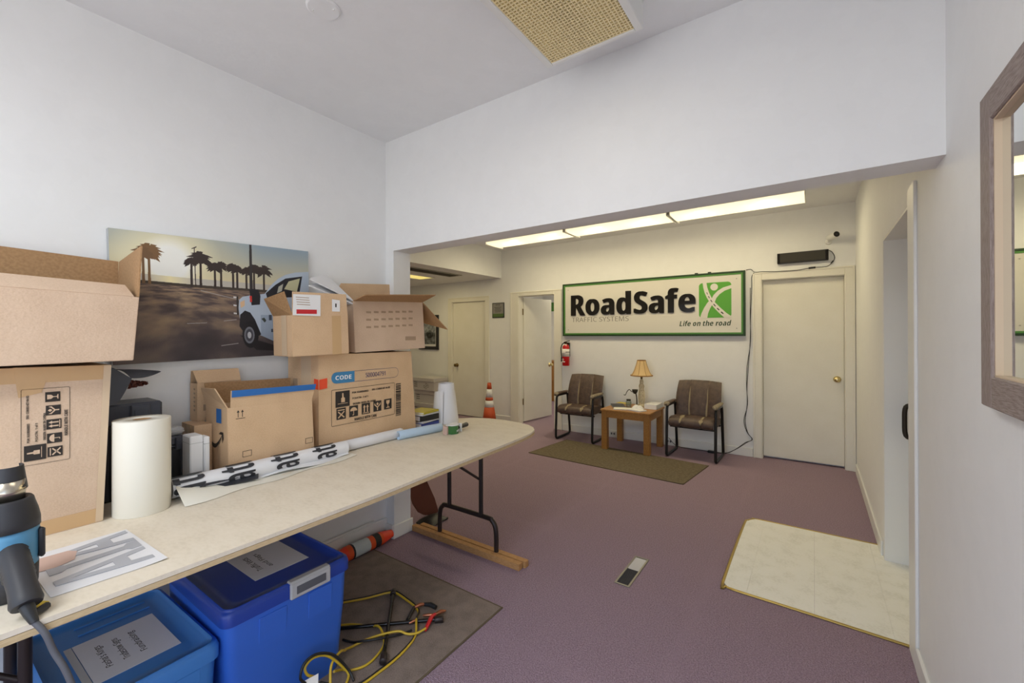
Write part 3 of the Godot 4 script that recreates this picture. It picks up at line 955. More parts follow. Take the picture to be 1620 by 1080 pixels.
func wall_picture() -> void:
	var m := mat("canvas_print", Color.WHITE, 0.6)
	m.albedo_texture = canvas_image()
	mat("canvas_side", c8(176, 180, 182), 0.7)
	var o := thing("canvas_print", "wide canvas print of sunset, palms and a white truck on the wall", "picture", Vector3(-2.47, 1.6, -0.945))
	var a := Vector3(-2.452, 1.882, -0.503)
	var b := Vector3(-2.452, 1.919, -1.385)
	var c := Vector3(-2.452, 1.316, -1.395)
	var d := Vector3(-2.452, 1.296, -0.518)
	var k := Vector3(-0.032, 0, 0)
	part(o, "stretcher", hexa(S(), [a, b, c, d, a + k, b + k, c + k, d + k]), M.canvas_side)
	var st := S()
	var e := Vector3(0.0012, 0, 0)
	uvquad(st, [a + e, b + e, c + e, d + e], [Vector2(0, 0), Vector2(1, 0), Vector2(1, 1), Vector2(0, 1)], Vector3.RIGHT)
	part(o, "canvas", st, m)

# ---------------------------------------------------------------- cartons
func carton(o: Node3D, b0: Vector3, b1: Vector3, t0: Vector3, t1: Vector3, dv: Vector3, open: bool, m: Material) -> void:
	if not open:
		part(o, "body", hexa(S(), [b0, b1, b1 + dv, b0 + dv, t0, t1, t1 + dv, t0 + dv]), m)
		return
	var st := S()
	slab(st, b0, b1, t1, t0)
	slab(st, b0 + dv, b1 + dv, t1 + dv, t0 + dv)
	slab(st, b0, b0 + dv, t0 + dv, t0)
	slab(st, b1, b1 + dv, t1 + dv, t1)
	slab(st, b0, b1, b1 + dv, b0 + dv)
	part(o, "body", st, m)

func flap(o: Node3D, a: Vector3, b: Vector3, c: Vector3, d: Vector3, m: Material) -> MeshInstance3D:
	return part(o, "flap", slab(S(), a, b, c, d, 0.005), m)

func outline_box(st: SurfaceTool, X: Transform3D, c: Vector2, hx: float, hy: float, r: float, w: float, z: float) -> void:
	var a := rrect(hx, hy, r, 4, c)
	var b := rrect(hx - w, hy - w, maxf(r - w, 0.0005), 4, c)
	for i in a.size():
		var j := (i + 1) % a.size()
		quad(st, X * Vector3(a[i].x, a[i].y, z), X * Vector3(a[j].x, a[j].y, z), X * Vector3(b[j].x, b[j].y, z), X * Vector3(b[i].x, b[i].y, z), X.basis.z)

func pane(st: SurfaceTool, X: Transform3D, c: Vector2, hx: float, hy: float, z: float) -> void:
	prism(st, PackedVector2Array([c + Vector2(-hx, -hy), c + Vector2(hx, -hy), c + Vector2(hx, hy), c + Vector2(-hx, hy)]), 0, z, X)

func shape(st: SurfaceTool, X: Transform3D, c: Vector2, s: float, pts: Array, z := 0.0009) -> void:
	var poly := PackedVector2Array()
	for p in pts:
		poly.append(c + Vector2(p[0], p[1]) * s)
	prism(st, poly, 0.0003, z, X)

func care_label(o: Node3D, X: Transform3D, k: float, card: Material) -> void:
	# handling label, 0.455 by 0.205 at k = 1, centred on X
	X = X * Transform3D(Basis.from_scale(Vector3(k, k, 1)), Vector3.ZERO)
	var st := S()
	outline_box(st, X, Vector2.ZERO, 0.2275, 0.1025, 0.008, 0.0022, 0.0005)
	pane(st, X, Vector2(-0.155, 0.045), 0.046, 0.045, 0.0006)
	var icons := [-0.165, -0.082, 0.004, 0.09, 0.172]
	for x in icons:
		pane(st, X, Vector2(x, -0.038 + (x + 0.165) * 0.03), 0.030, 0.032, 0.0006)
	part(o, "printed_label", st, M.ink).set_meta("kind", "stuff")
	st = S()
	var y := func(i): return -0.038 + (icons[i] + 0.165) * 0.03
	var s := 0.028
	var c := Vector2(icons[0], y.call(0))      # no hooks
	shape(st, X, c, s, [[-0.8, -0.75], [-0.6, -0.9], [0.8, 0.35], [0.6, 0.5]])
	shape(st, X, c, s, [[0.8, -0.75], [0.6, -0.9], [-0.8, 0.35], [-0.6, 0.5]])
	shape(st, X, c, s, [[-0.8, 0.65], [0.8, 0.65], [0.8, 0.82], [-0.8, 0.82]])
	c = Vector2(icons[1], y.call(1))           # umbrella
	var um := []
	for q in 13:
		um.append([cos(PI * q / 12.0) * 0.85, 0.05 + sin(PI * q / 12.0) * 0.75])
	shape(st, X, c, s, um)
	shape(st, X, c, s, [[-0.07, -0.8], [0.07, -0.8], [0.07, 0.05], [-0.07, 0.05]])
	shape(st, X, c, s, [[-0.3, -0.85], [0.0, -0.85], [0.0, -0.7], [-0.3, -0.7]])
	c = Vector2(icons[2], y.call(2))           # this way up
	for dx in [-0.4, 0.4]:
		shape(st, X, c, s, [[dx - 0.14, -0.7], [dx + 0.14, -0.7], [dx + 0.14, 0.3], [dx + 0.34, 0.3], [dx, 0.85], [dx - 0.34, 0.3], [dx - 0.14, 0.3]])
	shape(st, X, c, s, [[-0.8, -0.95], [0.8, -0.95], [0.8, -0.8], [-0.8, -0.8]])
	c = Vector2(icons[3], y.call(3))           # hands
	shape(st, X, c, s, [[-0.12, -0.9], [0.12, -0.9], [0.12, -0.3], [0.85, 0.3], [0.75, 0.75], [0.55, 0.35], [0.0, -0.1], [-0.55, 0.35], [-0.75, 0.75], [-0.85, 0.3], [-0.12, -0.3]])
	shape(st, X, c, s, [[0, 0.15], [0.32, 0.5], [0, 0.85], [-0.32, 0.5]])
	c = Vector2(icons[4], y.call(4))           # glass
	shape(st, X, c, s, [[-0.5, -0.85], [0.5, -0.85], [0.5, -0.72], [0.08, -0.62], [0.08, -0.1], [0.45, 0.25], [0.5, 0.85], [-0.5, 0.85], [-0.45, 0.25], [-0.08, -0.1], [-0.08, -0.62], [-0.5, -0.72]])
	c = Vector2(-0.155, 0.05)
	shape(st, X, c, 0.04, [[-0.25, -0.6], [0.35, -0.6], [0.35, 0.0], [0.15, 0.1], [0.1, 0.7], [-0.1, 0.7], [-0.1, 0.1], [-0.25, 0.0]])
	shape(st, X, c, 0.04, [[-0.8, -0.8], [0.8, -0.8], [0.8, -0.74], [-0.8, -0.74]])
	part(o, "label_symbol", st, card).set_meta("kind", "stuff")
	text(o, "printed_text", "HANDLE WITH CARE", 0.016, M.ink, X * Transform3D(Basis(), Vector3(0.004, -0.085, 0.0003)), 0.16, true)
	text(o, "printed_text", "PO#: KU08068803", 0.011, M.ink, X * Transform3D(Basis(), Vector3(-0.035, 0.073, 0.0003)), 0.115, true)
	text(o, "printed_text", "SKU: COMBO-KIT-04-RD", 0.011, M.ink, X * Transform3D(Basis(), Vector3(0.12, 0.076, 0.0003)), 0.14, true)
	text(o, "printed_text", "PCS/CTN:  1 of 1", 0.011, M.ink, X * Transform3D(Basis(), Vector3(-0.035, 0.04, 0.0003)), 0.11, true)
	text(o, "printed_text", "ORIGIN: MADE IN CHINA", 0.011, M.ink, X * Transform3D(Basis(), Vector3(-0.005, 0.007, 0.0003)), 0.165, true)

func cartons() -> void:
	var face := Basis(Vector3(0, 0, -1), UP, Vector3(1, 0, 0))          # lettering on a face that looks along +x
	# A: the big taped carton on the left
	var o := thing("taped_carton", "big taped pale carton with sideways handling label at table left", "box", Vector3(-2.24, TT, -0.1))
	carton(o, Vector3(-2.068, TT, 0.2), Vector3(-2.068, TT, -0.407), Vector3(-2.068, 1.325, 0.2), Vector3(-2.066, 1.318, -0.43), Vector3(-0.35, 0, 0), false, M.cardboard_pale)
	var xf := -2.0665
	var st := S()
	slab(st, Vector3(xf, 1.275, 0.19), Vector3(xf, 1.268, -0.427), Vector3(xf, 1.318, -0.43), Vector3(xf, 1.325, 0.19), 0.0012)
	part(o, "packing_tape", st, M.tape)
	part(o, "packing_tape", slab(S(), Vector3(xf + 0.001, 1.225, -0.212), Vector3(xf + 0.001, 1.238, -0.262), Vector3(xf + 0.001, 1.32, -0.285), Vector3(xf + 0.001, 1.322, -0.2), 0.001), M.tape)
	part(o, "packing_tape", slab(S(), Vector3(xf - 0.001, TT + 0.002, 0.19), Vector3(xf - 0.001, TT + 0.002, -0.405), Vector3(xf - 0.0006, 0.815, -0.408), Vector3(xf - 0.001, 0.815, 0.19), 0.0012), M.tape)
	part(o, "tape_edge", slab(S(), Vector3(xf, TT + 0.003, -0.39), Vector3(xf, TT + 0.003, -0.41), Vector3(xf + 0.002, 1.318, -0.432), Vector3(xf + 0.002, 1.318, -0.412), 0.0012), M.clear_tape)
	care_label(o, Transform3D(Basis(UP, Vector3(0, 0, 1), Vector3(1, 0, 0)), Vector3(xf + 0.001, 1.128, -0.272)), 0.54, M.cardboard_pale)
	# B: the open carton on top of it
	o = thing("open_carton", "wide open pale carton resting on top of the big taped carton", "box", Vector3(-2.19, 1.33, -0.1))
	var b0 := Vector3(-1.98, 1.33, 0.25)
	var b1 := Vector3(-1.98, 1.337, -0.471)
	var t0 := Vector3(-1.98, 1.582, 0.25)
	var t1 := Vector3(-1.98, 1.56, -0.487)
	var dv := Vector3(-0.40, 0, -0.03)
	carton(o, b0, b1, t0, t1, dv, true, M.cardboard_pale)
	flap(o, t0, t1 + Vector3(0, 0, 0.012), Vector3(-2.07, 1.607, -0.47), Vector3(-2.07, 1.632, 0.25), M.cardboard_pale)
	flap(o, t0 + dv, t1 + dv, Vector3(-2.39, 1.734, -0.522), Vector3(-2.385, 1.762, 0.25), M.cardboard_inside)
	flap(o, t1 + Vector3(0, 0.002, 0), t1 + dv, Vector3(-2.382, 1.732, -0.525), Vector3(-1.98, 1.745, -0.496), M.cardboard_inside)
	st = S()
	sheet(st, 10, 3, func(u: float, v: float): return Vector3(-2.08 - 0.28 * v, 1.59 + 0.028 * v + 0.006 * sin(u * 40.0) * sin(v * 9.0), 0.2 - 0.67 * u), 0.006)
	var bag := part(o, "packed_bag", st, M.black_plastic)
	bag.set_meta("label", "black patterned bag packed in the carton")
	st = S()
	for k in 12:
		bx(st, Vector3(-2.1 - 0.01 * (k % 3), 1.597, 0.1 - k * 0.047), Vector3(0.03, 0.004, 0.018), 0.0, Basis(UP, 0.4 * (k % 4)))
	part(bag, "pattern_patch", st, M.blue_paper).set_meta("kind", "stuff")
	# C: the big carton with the code
	o = thing("code_carton", "large brown carton with blue CODE badge and handling label", "box", Vector3(-2.32, TT, -1.64))
	b0 = Vector3(-2.2, TT + 0.0005, -1.302)
	b1 = Vector3(-2.225, TT + 0.0005, -2.02)
	t0 = Vector3(-2.2, 1.3145, -1.30)
	t1 = Vector3(-2.222, 1.312, -1.975)
	carton(o, b0, b1, t0, t1, Vector3(-0.25, 0.0, 0.035), false, M.cardboard)
	var dz := (b1 - b0).normalized()
	var X := Transform3D(Basis(dz, UP, dz.cross(UP)), Vector3(-2.2095, 1.0, -1.62))
	X.origin += X.basis.z * 0.0006
	st = S()
	var badge := X * Transform3D(Basis(), Vector3(-0.001, 0.181, 0))
	outline_box(st, badge, Vector2.ZERO, 0.243, 0.032, 0.031, 0.002, 0.0007)
	part(o, "code_outline", st, M.violet_ink)
	st = S()
	var bp := PackedVector2Array([Vector2(-0.092, -0.032), Vector2(-0.092, 0.032)])
	for q in 9:
		var a := PI / 2 + PI * q / 8.0
		bp.append(Vector2(-0.211 + cos(a) * 0.032, sin(a) * 0.032))
	prism(st, bp, 0, 0.0008, badge)
	part(o, "code_badge", st, M.blue_print)
	text(o, "printed_text", "CODE", 0.024, M.white_print, badge * Transform3D(Basis(), Vector3(-0.165, 0, 0.0008)), 0.105, true)
	text(o, "printed_text", "S00004791", 0.027, M.violet_ink, badge * Transform3D(Basis(), Vector3(0.062, 0.0, 0.0004)), 0.15)
	care_label(o, X * Transform3D(Basis(), Vector3(-0.017, 0.013, 0)), 1.0, M.cardboard)
	st = S()
	var rng := RandomNumberGenerator.new()
	rng.seed = 5
	var y := -0.1
	while y < 0.11:
		var h := rng.randf_range(0.0015, 0.006)
		pane(st, X, Vector2(0.238 + 0.004, y), 0.021, h * 0.5, 0.0006)
		y += h + rng.randf_range(0.0015, 0.004)
	part(o, "barcode", st, M.ink).set_meta("kind", "stuff")
	part(o, "sticker", slab(S(), X * Vector3(-0.318, 0.125, 0.001), X * Vector3(-0.27, 0.13, 0.001), X * Vector3(-0.27, 0.185, 0.001), X * Vector3(-0.318, 0.18, 0.001), 0.001), M.orange_sticker)
	part(o, "sticker", slab(S(), Vector3(-2.201, 1.125, -1.300), Vector3(-2.235, 1.13, -1.2955), Vector3(-2.235, 1.185, -1.2955), Vector3(-2.201, 1.18, -1.300), 0.002), M.orange_sticker)
	part(o, "packing_tape", slab(S(), Vector3(-2.26, 1.02, -1.2925), Vector3(-2.34, 1.02, -1.281), Vector3(-2.34, 1.312, -1.281), Vector3(-2.26, 1.312, -1.2925), 0.002), M.clear_tape)
	part(o, "corner_mark", slab(S(), Vector3(-2.37, 1.13, -1.2765), Vector3(-2.405, 1.13, -1.2715), Vector3(-2.405, 1.18, -1.2715), Vector3(-2.37, 1.18, -1.2765), 0.002), M.faint_ink)
	# D: open carton on the right of its top
	o = thing("flapped_carton", "tan carton with spread open flaps on the right of the CODE carton", "box", Vector3(-2.33, 1.32, -1.78))
	b0 = Vector3(-2.2, 1.321, -1.53)
	b1 = Vector3(-2.2, 1.334, -2.079)
	t0 = Vector3(-2.2, 1.623, -1.515)
	t1 = Vector3(-2.2, 1.648, -2.057)
	dv = Vector3(-0.24, 0, -0.01)
	carton(o, b0, b1, t0, t1, dv, true, M.cardboard_pale)
	flap(o, t0, t1, Vector3(-2.05, 1.687, -2.035), Vector3(-2.05, 1.648, -1.49), M.cardboard_inside)
	flap(o, t0 + dv, t1 + dv, Vector3(-2.45, 1.785, -2.06), Vector3(-2.45, 1.751, -1.60), M.cardboard)
	flap(o, t1, t1 + dv, Vector3(-2.36, 1.515, -2.20), Vector3(-2.1, 1.46, -2.20), M.cardboard_inside)
	for k in 2:
		var e := Vector3(0, -0.018, 0.002) * k
		flap(o, t0 + Vector3(0.002, 0, 0) + e, t0 + dv + e, Vector3(-2.45, 1.795, -1.50) + e * 2.0, Vector3(-2.2, 1.723, -1.248) + e * 2.0, M.paper)
	st = S()
	for k in 7:
		for r in 3:
			bx(st, Vector3(-2.1972, 1.56 - r * 0.045 + (k * 0.003), -1.62 - k * 0.055), Vector3(0.0006, 0.012, 0.034))
	part(o, "faded_print", st, M.faint_ink).set_meta("kind", "stuff")
	part(o, "printed_patch", B(Vector3(-2.1972, 1.4, -1.95), Vector3(0.0006, 0.026, 0.09)), M.faint_ink)
	# E: smaller labelled carton on the left of its top
	o = thing("labelled_carton", "small carton with white shipping label on its raised front flap", "box", Vector3(-2.24, 1.315, -1.28))
	b0 = Vector3(-2.14, 1.316, -1.13)
	b1 = Vector3(-2.14, 1.321, -1.445)
	t0 = Vector3(-2.14, 1.524, -1.125)
	t1 = Vector3(-2.14, 1.532, -1.437)
	dv = Vector3(-0.19, 0, 0.0)
	carton(o, b0, b1, t0, t1, dv, true, M.cardboard)
	flap(o, t0, t1, Vector3(-2.138, 1.65, -1.426), Vector3(-2.138, 1.642, -1.125), M.cardboard)
	flap(o, t0, t0 + dv, Vector3(-2.31, 1.61, -1.07), Vector3(-2.14, 1.639, -1.084), M.cardboard_inside)
	part(o, "shipping_label", slab(S(), Vector3(-2.1345, 1.523, -1.125), Vector3(-2.1345, 1.523, -1.273), Vector3(-2.1335, 1.634, -1.273), Vector3(-2.1335, 1.629, -1.127), 0.0008), M.white_print)
	part(o, "red_stripe", slab(S(), Vector3(-2.1335, 1.531, -1.144), Vector3(-2.1335, 1.534, -1.252), Vector3(-2.1335, 1.556, -1.252), Vector3(-2.1335, 1.553, -1.144), 0.0008), M.red_print)
	st = S()
	for k in 4:
		bx(st, Vector3(-2.133, 1.615 - k * 0.012, -1.175 - k * 0.002), Vector3(0.0006, 0.003, 0.07))
	part(o, "label_print", st, M.faint_ink).set_meta("kind", "stuff")
	part(o, "shipping_label", slab(S(), Vector3(-2.1345, 1.551, -1.34), Vector3(-2.1345, 1.552, -1.387), Vector3(-2.1335, 1.614, -1.386), Vector3(-2.1335, 1.617, -1.339), 0.0008), M.white_print)
	part(o, "label_print", B(Vector3(-2.133, 1.585, -1.362), Vector3(0.0006, 0.02, 0.008)), M.ink)
	part(o, "packing_tape", slab(S(), Vector3(-2.138, 1.317, -1.345), Vector3(-2.138, 1.319, -1.40), Vector3(-2.1385, 1.53, -1.395), Vector3(-2.1385, 1.528, -1.34), 0.001), M.tape)
	part(o, "packing_tape", slab(S(), Vector3(-2.19, 1.318, -1.126), Vector3(-2.24, 1.318, -1.126), Vector3(-2.24, 1.524, -1.121), Vector3(-2.19, 1.524, -1.121), 0.001), M.clear_tape)
	# F: the carton with the curved arrow
	o = thing("smile_carton", "open brown carton with blue tape and a curved arrow mark", "box", Vector3(-2.26, TT, -1.04))
	b0 = Vector3(-2.165, TT + 0.0025, -0.850)
	b1 = Vector3(-2.165, TT + 0.0025, -1.255)
	t0 = Vector3(-2.165, 1.094, -0.844)
	t1 = Vector3(-2.165, 1.083, -1.241)
	dv = Vector3(-0.20, 0, 0.012)
	carton(o, b0, b1, t0, t1, dv, true, M.cardboard)
	var ff := flap(o, t0 + Vector3(0, 0, -0.012), t1, Vector3(-2.15, 1.163, -1.253), Vector3(-2.15, 1.172, -0.852), M.cardboard)
	part(ff, "blue_tape", slab(S(), Vector3(-2.1485, 1.142, -0.855), Vector3(-2.1485, 1.137, -1.25), Vector3(-2.1465, 1.165, -1.255), Vector3(-2.1465, 1.173, -0.855), 0.0012), M.blue_tape)
	flap(o, t0, t0 + dv, Vector3(-2.375, 1.175, -0.815), Vector3(-2.18, 1.185, -0.80), M.cardboard)
	flap(o, t0 + dv, t1 + dv, Vector3(-2.38, 1.185, -1.24), Vector3(-2.38, 1.195, -0.83), M.cardboard_inside)
	var sx := Transform3D(Basis(Vector3(1, 0, -0.057).normalized(), UP, Vector3(0.057, 0, 1).normalized()), Vector3(-2.27, 0.95, -0.8375))
	sx.origin += sx.basis.z * 0.003
	part(o, "blue_tape", slab(S(), sx * Vector3(0.01, 0.07, 0), sx * Vector3(0.055, 0.07, 0), sx * Vector3(0.055, 0.135, 0), sx * Vector3(0.01, 0.135, 0), 0.001), M.blue_tape)
	st = S()
	var smile := PackedVector2Array()
	for q in 13:
		smile.append(Vector2(-0.066 + 0.128 * q / 12.0, 0.014 - 0.062 * sin(PI * pow(q / 12.0, 0.9))))
	for q in 13:
		smile.append(Vector2(0.062 - 0.128 * q / 12.0, 0.016 - 0.045 * sin(PI * pow(1.0 - q / 12.0, 0.9))))
	prism(st, smile, 0.0, 0.0008, sx)
	prism(st, PackedVector2Array([Vector2(0.034, 0.020), Vector2(0.05, 0.031), Vector2(0.072, 0.030), Vector2(0.074, 0.005), Vector2(0.066, -0.018), Vector2(0.064, 0.005), Vector2(0.062, 0.019)]), 0.0, 0.0008, sx)
	part(o, "arrow_mark", st, M.ink)
	st = S()
	var FX := Transform3D(face, Vector3(-2.1626, 0, 0))
	for z in [-0.887, -0.905]:
		bx(st, Vector3(-2.1624, 1.058, z), Vector3(0.0006, 0.024, 0.0025))
		prism(st, PackedVector2Array([Vector2(-z - 0.006, 1.068), Vector2(-z + 0.006, 1.068), Vector2(-z, 1.079)]), 0, 0.0006, FX)
	bx(st, Vector3(-2.1624, 1.04, -0.897), Vector3(0.0006, 0.0025, 0.04))
	part(o, "printed_arrows", st, M.ink).set_meta("kind", "stuff")
	st = S()
	for q in [[0.872, -0.925], [0.872, -1.225]]:
		outline_box(st, FX, Vector2(-q[1], q[0]), 0.02, 0.014, 0.001, 0.002, 0.0006)
	part(o, "slot_outline", st, M.ink).set_meta("kind", "stuff")
	# G, H: two plain cartons behind it, one on the other
	o = thing("low_carton", "small plain carton under the taller one by the white boxes", "box", Vector3(-2.36, TT, -0.78))
	carton(o, Vector3(-2.30, TT, -0.762), Vector3(-2.30, TT, -0.832), Vector3(-2.30, 1.012, -0.762), Vector3(-2.30, 1.012, -0.832), Vector3(-0.15, 0, 0.0), false, M.cardboard)
	part(o, "packing_tape", slab(S(), Vector3(-2.34, 0.96, -0.761), Vector3(-2.40, 0.96, -0.761), Vector3(-2.40, 1.011, -0.761), Vector3(-2.34, 1.011, -0.761), 0.0016), M.tape)
	o = thing("gabled_carton", "tall brown carton with gabled top flaps against the wall", "box", Vector3(-2.41, 1.016, -0.86))
	b0 = Vector3(-2.408, 1.013, -0.812)
	b1 = Vector3(-2.408, 1.013, -1.0)
	t0 = Vector3(-2.408, 1.193, -0.812)
	t1 = Vector3(-2.408, 1.193, -1.0)
	dv = Vector3(-0.065, 0, 0.008)
	carton(o, b0, b1, t0, t1, dv, true, M.cardboard)
	flap(o, t0, t1, Vector3(-2.436, 1.252, -1.0), Vector3(-2.436, 1.252, -0.80), M.cardboard)
	flap(o, t0 + dv, t1 + dv, Vector3(-2.445, 1.252, -1.0), Vector3(-2.445, 1.252, -0.797), M.cardboard)
	st = S()
	for k in 6:
		bx(st, Vector3(-2.44, 1.165 - k * 0.02, -0.8062), Vector3(0.05, 0.008, 0.0008), 0, Basis(UP, -0.12))
	part(o, "faded_print", st, M.faint_ink).set_meta("kind", "stuff")
	part(o, "corner_mark", B(Vector3(-2.4055, 1.075, -0.845), Vector3(0.0008, 0.03, 0.022)), M.faint_ink)

# ---------------------------------------------------------------- goods on the table
func clasp_case(o: Node3D, c: Vector3, s: Vector3, lid: float) -> void:   # c: middle of the base, s: size
	part(o, "body", hexa(S(), [c + Vector3(-s.x * 0.47, 0, -s.z * 0.46), c + Vector3(s.x * 0.47, 0, -s.z * 0.46), c + Vector3(s.x * 0.47, 0, s.z * 0.46), c + Vector3(-s.x * 0.47, 0, s.z * 0.46), c + Vector3(-s.x * 0.5, s.y - lid, -s.z * 0.5), c + Vector3(s.x * 0.5, s.y - lid, -s.z * 0.5), c + Vector3(s.x * 0.5, s.y - lid, s.z * 0.5), c + Vector3(-s.x * 0.5, s.y - lid, s.z * 0.5)]), M.black_plastic)
	var y := c.y + s.y
	part(o, "lid", bx(bx(S(), Vector3(c.x, y - lid * 0.42, c.z), Vector3(s.x * 1.02, lid * 0.84, s.z * 1.02), 0.008), Vector3(c.x, y - lid * 0.86, c.z), Vector3(s.x * 1.06, lid * 0.2, s.z * 1.06), 0.004), M.dark_plastic)
	var st := S()
	bx(st, Vector3(c.x + s.x * 0.53, y - lid * 0.62, c.z - s.z * 0.12), Vector3(0.016, lid * 1.1, s.z * 0.34), 0.004)
	bx(st, Vector3(c.x + s.x * 0.56, y - lid * 0.5, c.z - s.z * 0.12), Vector3(0.01, lid * 0.4, s.z * 0.24), 0.003)
	part(o, "latch", st, M.dark_plastic)
	st = S()
	for k in [-0.3, 0.25, 0.42]:
		bx(st, Vector3(c.x + s.x * 0.5, c.y + (s.y - lid) * 0.5, c.z + s.z * k), Vector3(0.012, (s.y - lid) * 0.94, 0.012), 0.003)
	bx(st, Vector3(c.x, y - lid * 0.55, c.z - s.z * 0.54), Vector3(s.x * 0.35, lid * 0.5, 0.018), 0.004)
	part(o, "rib", st, M.dark_plastic)

func table_goods() -> void:
	# the standing roll of cream vinyl
	var o := thing("vinyl_roll", "thick standing roll of cream vinyl beside the big taped carton", "roll", Vector3(-2.073, TT, -0.521))
	var c := Transform3D(Basis(), Vector3(-2.073, TT, -0.521))
	part(o, "wound_sheet", lathe(S(true), [Vector2(0.03, 0.345), Vector2(0.03, 0.0), Vector2(0.0845, 0.0), Vector2(0.0855, 0.002), Vector2(0.0855, 0.343), Vector2(0.0845, 0.345), Vector2(0.03, 0.345)], c, 48), M.cream_vinyl)
	part(o, "core", lathe(S(true), [Vector2(0.025, 0.343), Vector2(0.025, 0.0), Vector2(0.0298, 0.0), Vector2(0.0298, 0.343), Vector2(0.025, 0.343)], c, 28), M.cardboard_inside)
	# grey-lettered sheet
	o = thing("lettered_sheet", "flat white sheet with large pale grey letters at the table front", "sheet", Vector3(-1.75, TT, -0.33))
	part(o, "sheet", sheet(S(), 12, 8, func(u: float, v: float): return Vector3(lerpf(-1.565, -1.905, v) + 0.012 * u * (1.0 - v), TT + 0.002 + 0.004 * pow(maxf(0.0, u - 0.7) / 0.3, 2) * (1.0 - v), lerpf(-0.214, -0.448, u) + 0.012 * v)), M.paper)
	var lx := Transform3D(Basis(Vector3(0, 0, -1), Vector3(-1, 0, 0), UP), Vector3(-1.74, TT + 0.0028, -0.31))
	text(o, "grey_letters", "AIA", 0.20, M.grey_print, Transform3D(Basis(Vector3(-1, 0, 0), Vector3(0.06, 0, 1).normalized(), UP), Vector3(-1.735, TT + 0.0042, -0.33)), 0.30, true, 0.0012)
	var st := S()
	var pk := S()
	prism(pk, PackedVector2Array([Vector2(-0.14, 0.02), Vector2(-0.06, 0.01), Vector2(-0.02, 0.03), Vector2(-0.005, 0.09), Vector2(-0.02, 0.115), Vector2(-0.14, 0.12)]), 0.0012, 0.0022, lx)
	var tp := thing("tan_paper_scrap", "tan paper scrap lying on the grey lettered sheet", "paper", Vector3(-1.82, TT + 0.003, -0.24))
	part(tp, "scrap", pk, M.tan_paper)
	# craft knife and tape bit by the heat gun
	o = thing("utility_knife", "small yellow and black knife beside the heat gun cable", "knife", Vector3(-1.505, TT, -0.19))
	part(o, "grip", B(Vector3(-1.498, TT + 0.009, -0.186), Vector3(0.016, 0.016, 0.05), 0.005, Basis(UP, 0.75)), M.black_plastic)
	part(o, "sleeve", B(Vector3(-1.522, TT + 0.008, -0.187), Vector3(0.02, 0.012, 0.036), 0.003, Basis(UP, 0.5)), M.yellow)
	# the lettered banner, rolled up
	o = thing("lettered_banner_roll", "rolled white banner with big sideways black letters and loose edges", "banner", Vector3(-2.09, TT, -1.0))
	var ax0 := Vector3(-2.105, TT + 0.045, -0.615)
	var ax1 := Vector3(-2.115, TT + 0.039, -1.405)
	var along := (ax1 - ax0).normalized()
	var roll := func(z: float, a: float, r: float) -> Vector3:   # a = 0 on top, growing towards the room
		return ax0.lerp(ax1, z) + Vector3(sin(a), cos(a), 0) * r
	part(o, "roll", sheet(S(), 20, 44, func(u: float, v: float): return roll.call(u, -3.6 + v * 9.0 , lerpf(0.0345, 0.0415 - 0.004 * u, v)), 0.0012), M.paper)
	# black letters follow the curve of the roll: they read round it, their tops to the left
	for rep in [[-0.66, 0.002], [-0.855, 0.0], [-1.06, 0.0], [-1.265, 0.0]]:
		part(o, "black_letters", wrapped("atu", ax0, ax1, rep[0], 0.118, 0.1, 2.2 + rep[1]), M.letter_black)
	part(o, "loose_edge", sheet(S(), 24, 6, func(u: float, v: float):
		var z := lerpf(-0.622, -1.43, u)
		var w := 0.125 * (1.0 - u * 0.5) + 0.012 * sin(u * 17.0)
		var x := lerpf(-2.115, -2.095 + w, v)
		var curl := pow(1.0 - u, 6) * 0.07 * (1.0 - v) * 1.2
		return Vector3(x, TT + 0.0025 + curl + 0.004 * sin(u * 9.0) * sin(v * PI), z)), M.cream_vinyl)
	part(o, "inner_sheet", sheet(S(), 16, 5, func(u: float, v: float):
		var z := lerpf(-0.68, -1.40, u)
		var x := lerpf(-2.112, -2.055 + 0.015 * sin(u * 11.0), v)
		return Vector3(x, TT + 0.009 + 0.012 * (1.0 - v) + 0.004 * sin(u * 14.0), z)), M.paper)
	st = S()
	for q in [[Vector3(-2.052, 0.781, -0.668), Vector3(-2.042, 0.781, -0.92), Vector3(-2.085, 0.795, -0.94), Vector3(-2.10, 0.795, -0.67)], [Vector3(-2.055, 0.802, -0.70), Vector3(-2.07, 0.797, -0.85), Vector3(-2.085, 0.809, -0.86), Vector3(-2.075, 0.813, -0.71)]]:
		slab(st, q[0], q[1], q[2], q[3], 0.0015)
	part(o, "torn_letter_strip", st, M.letter_black)
	# white and blue tubes
	o = thing("white_paper_tube", "long white paper roll behind the lettered banner and blue tube", "roll", Vector3(-2.165, TT, -1.65))
	part(o, "wound_sheet", lathe(S(true), [Vector2(0.0, 0.0), Vector2(0.027, 0.0), Vector2(0.03, 0.003), Vector2(0.031, 0.415), Vector2(0.027, 0.425), Vector2(0.02, 0.42), Vector2(0, 0.41)], Transform3D(Basis(Vector3(1, 0, 0), Vector3(0, 0, -1), Vector3(0, 1, 0)), Vector3(-2.165, TT + 0.031, -1.42)), 24), M.paper)
	o = thing("blue_paper_tube", "short pale blue paper tube lying before the standing white roll", "roll", Vector3(-2.11, TT, -1.95))
	var d := (Vector3(-2.085, 0, -2.12) - Vector3(-2.135, 0, -1.785)).normalized()
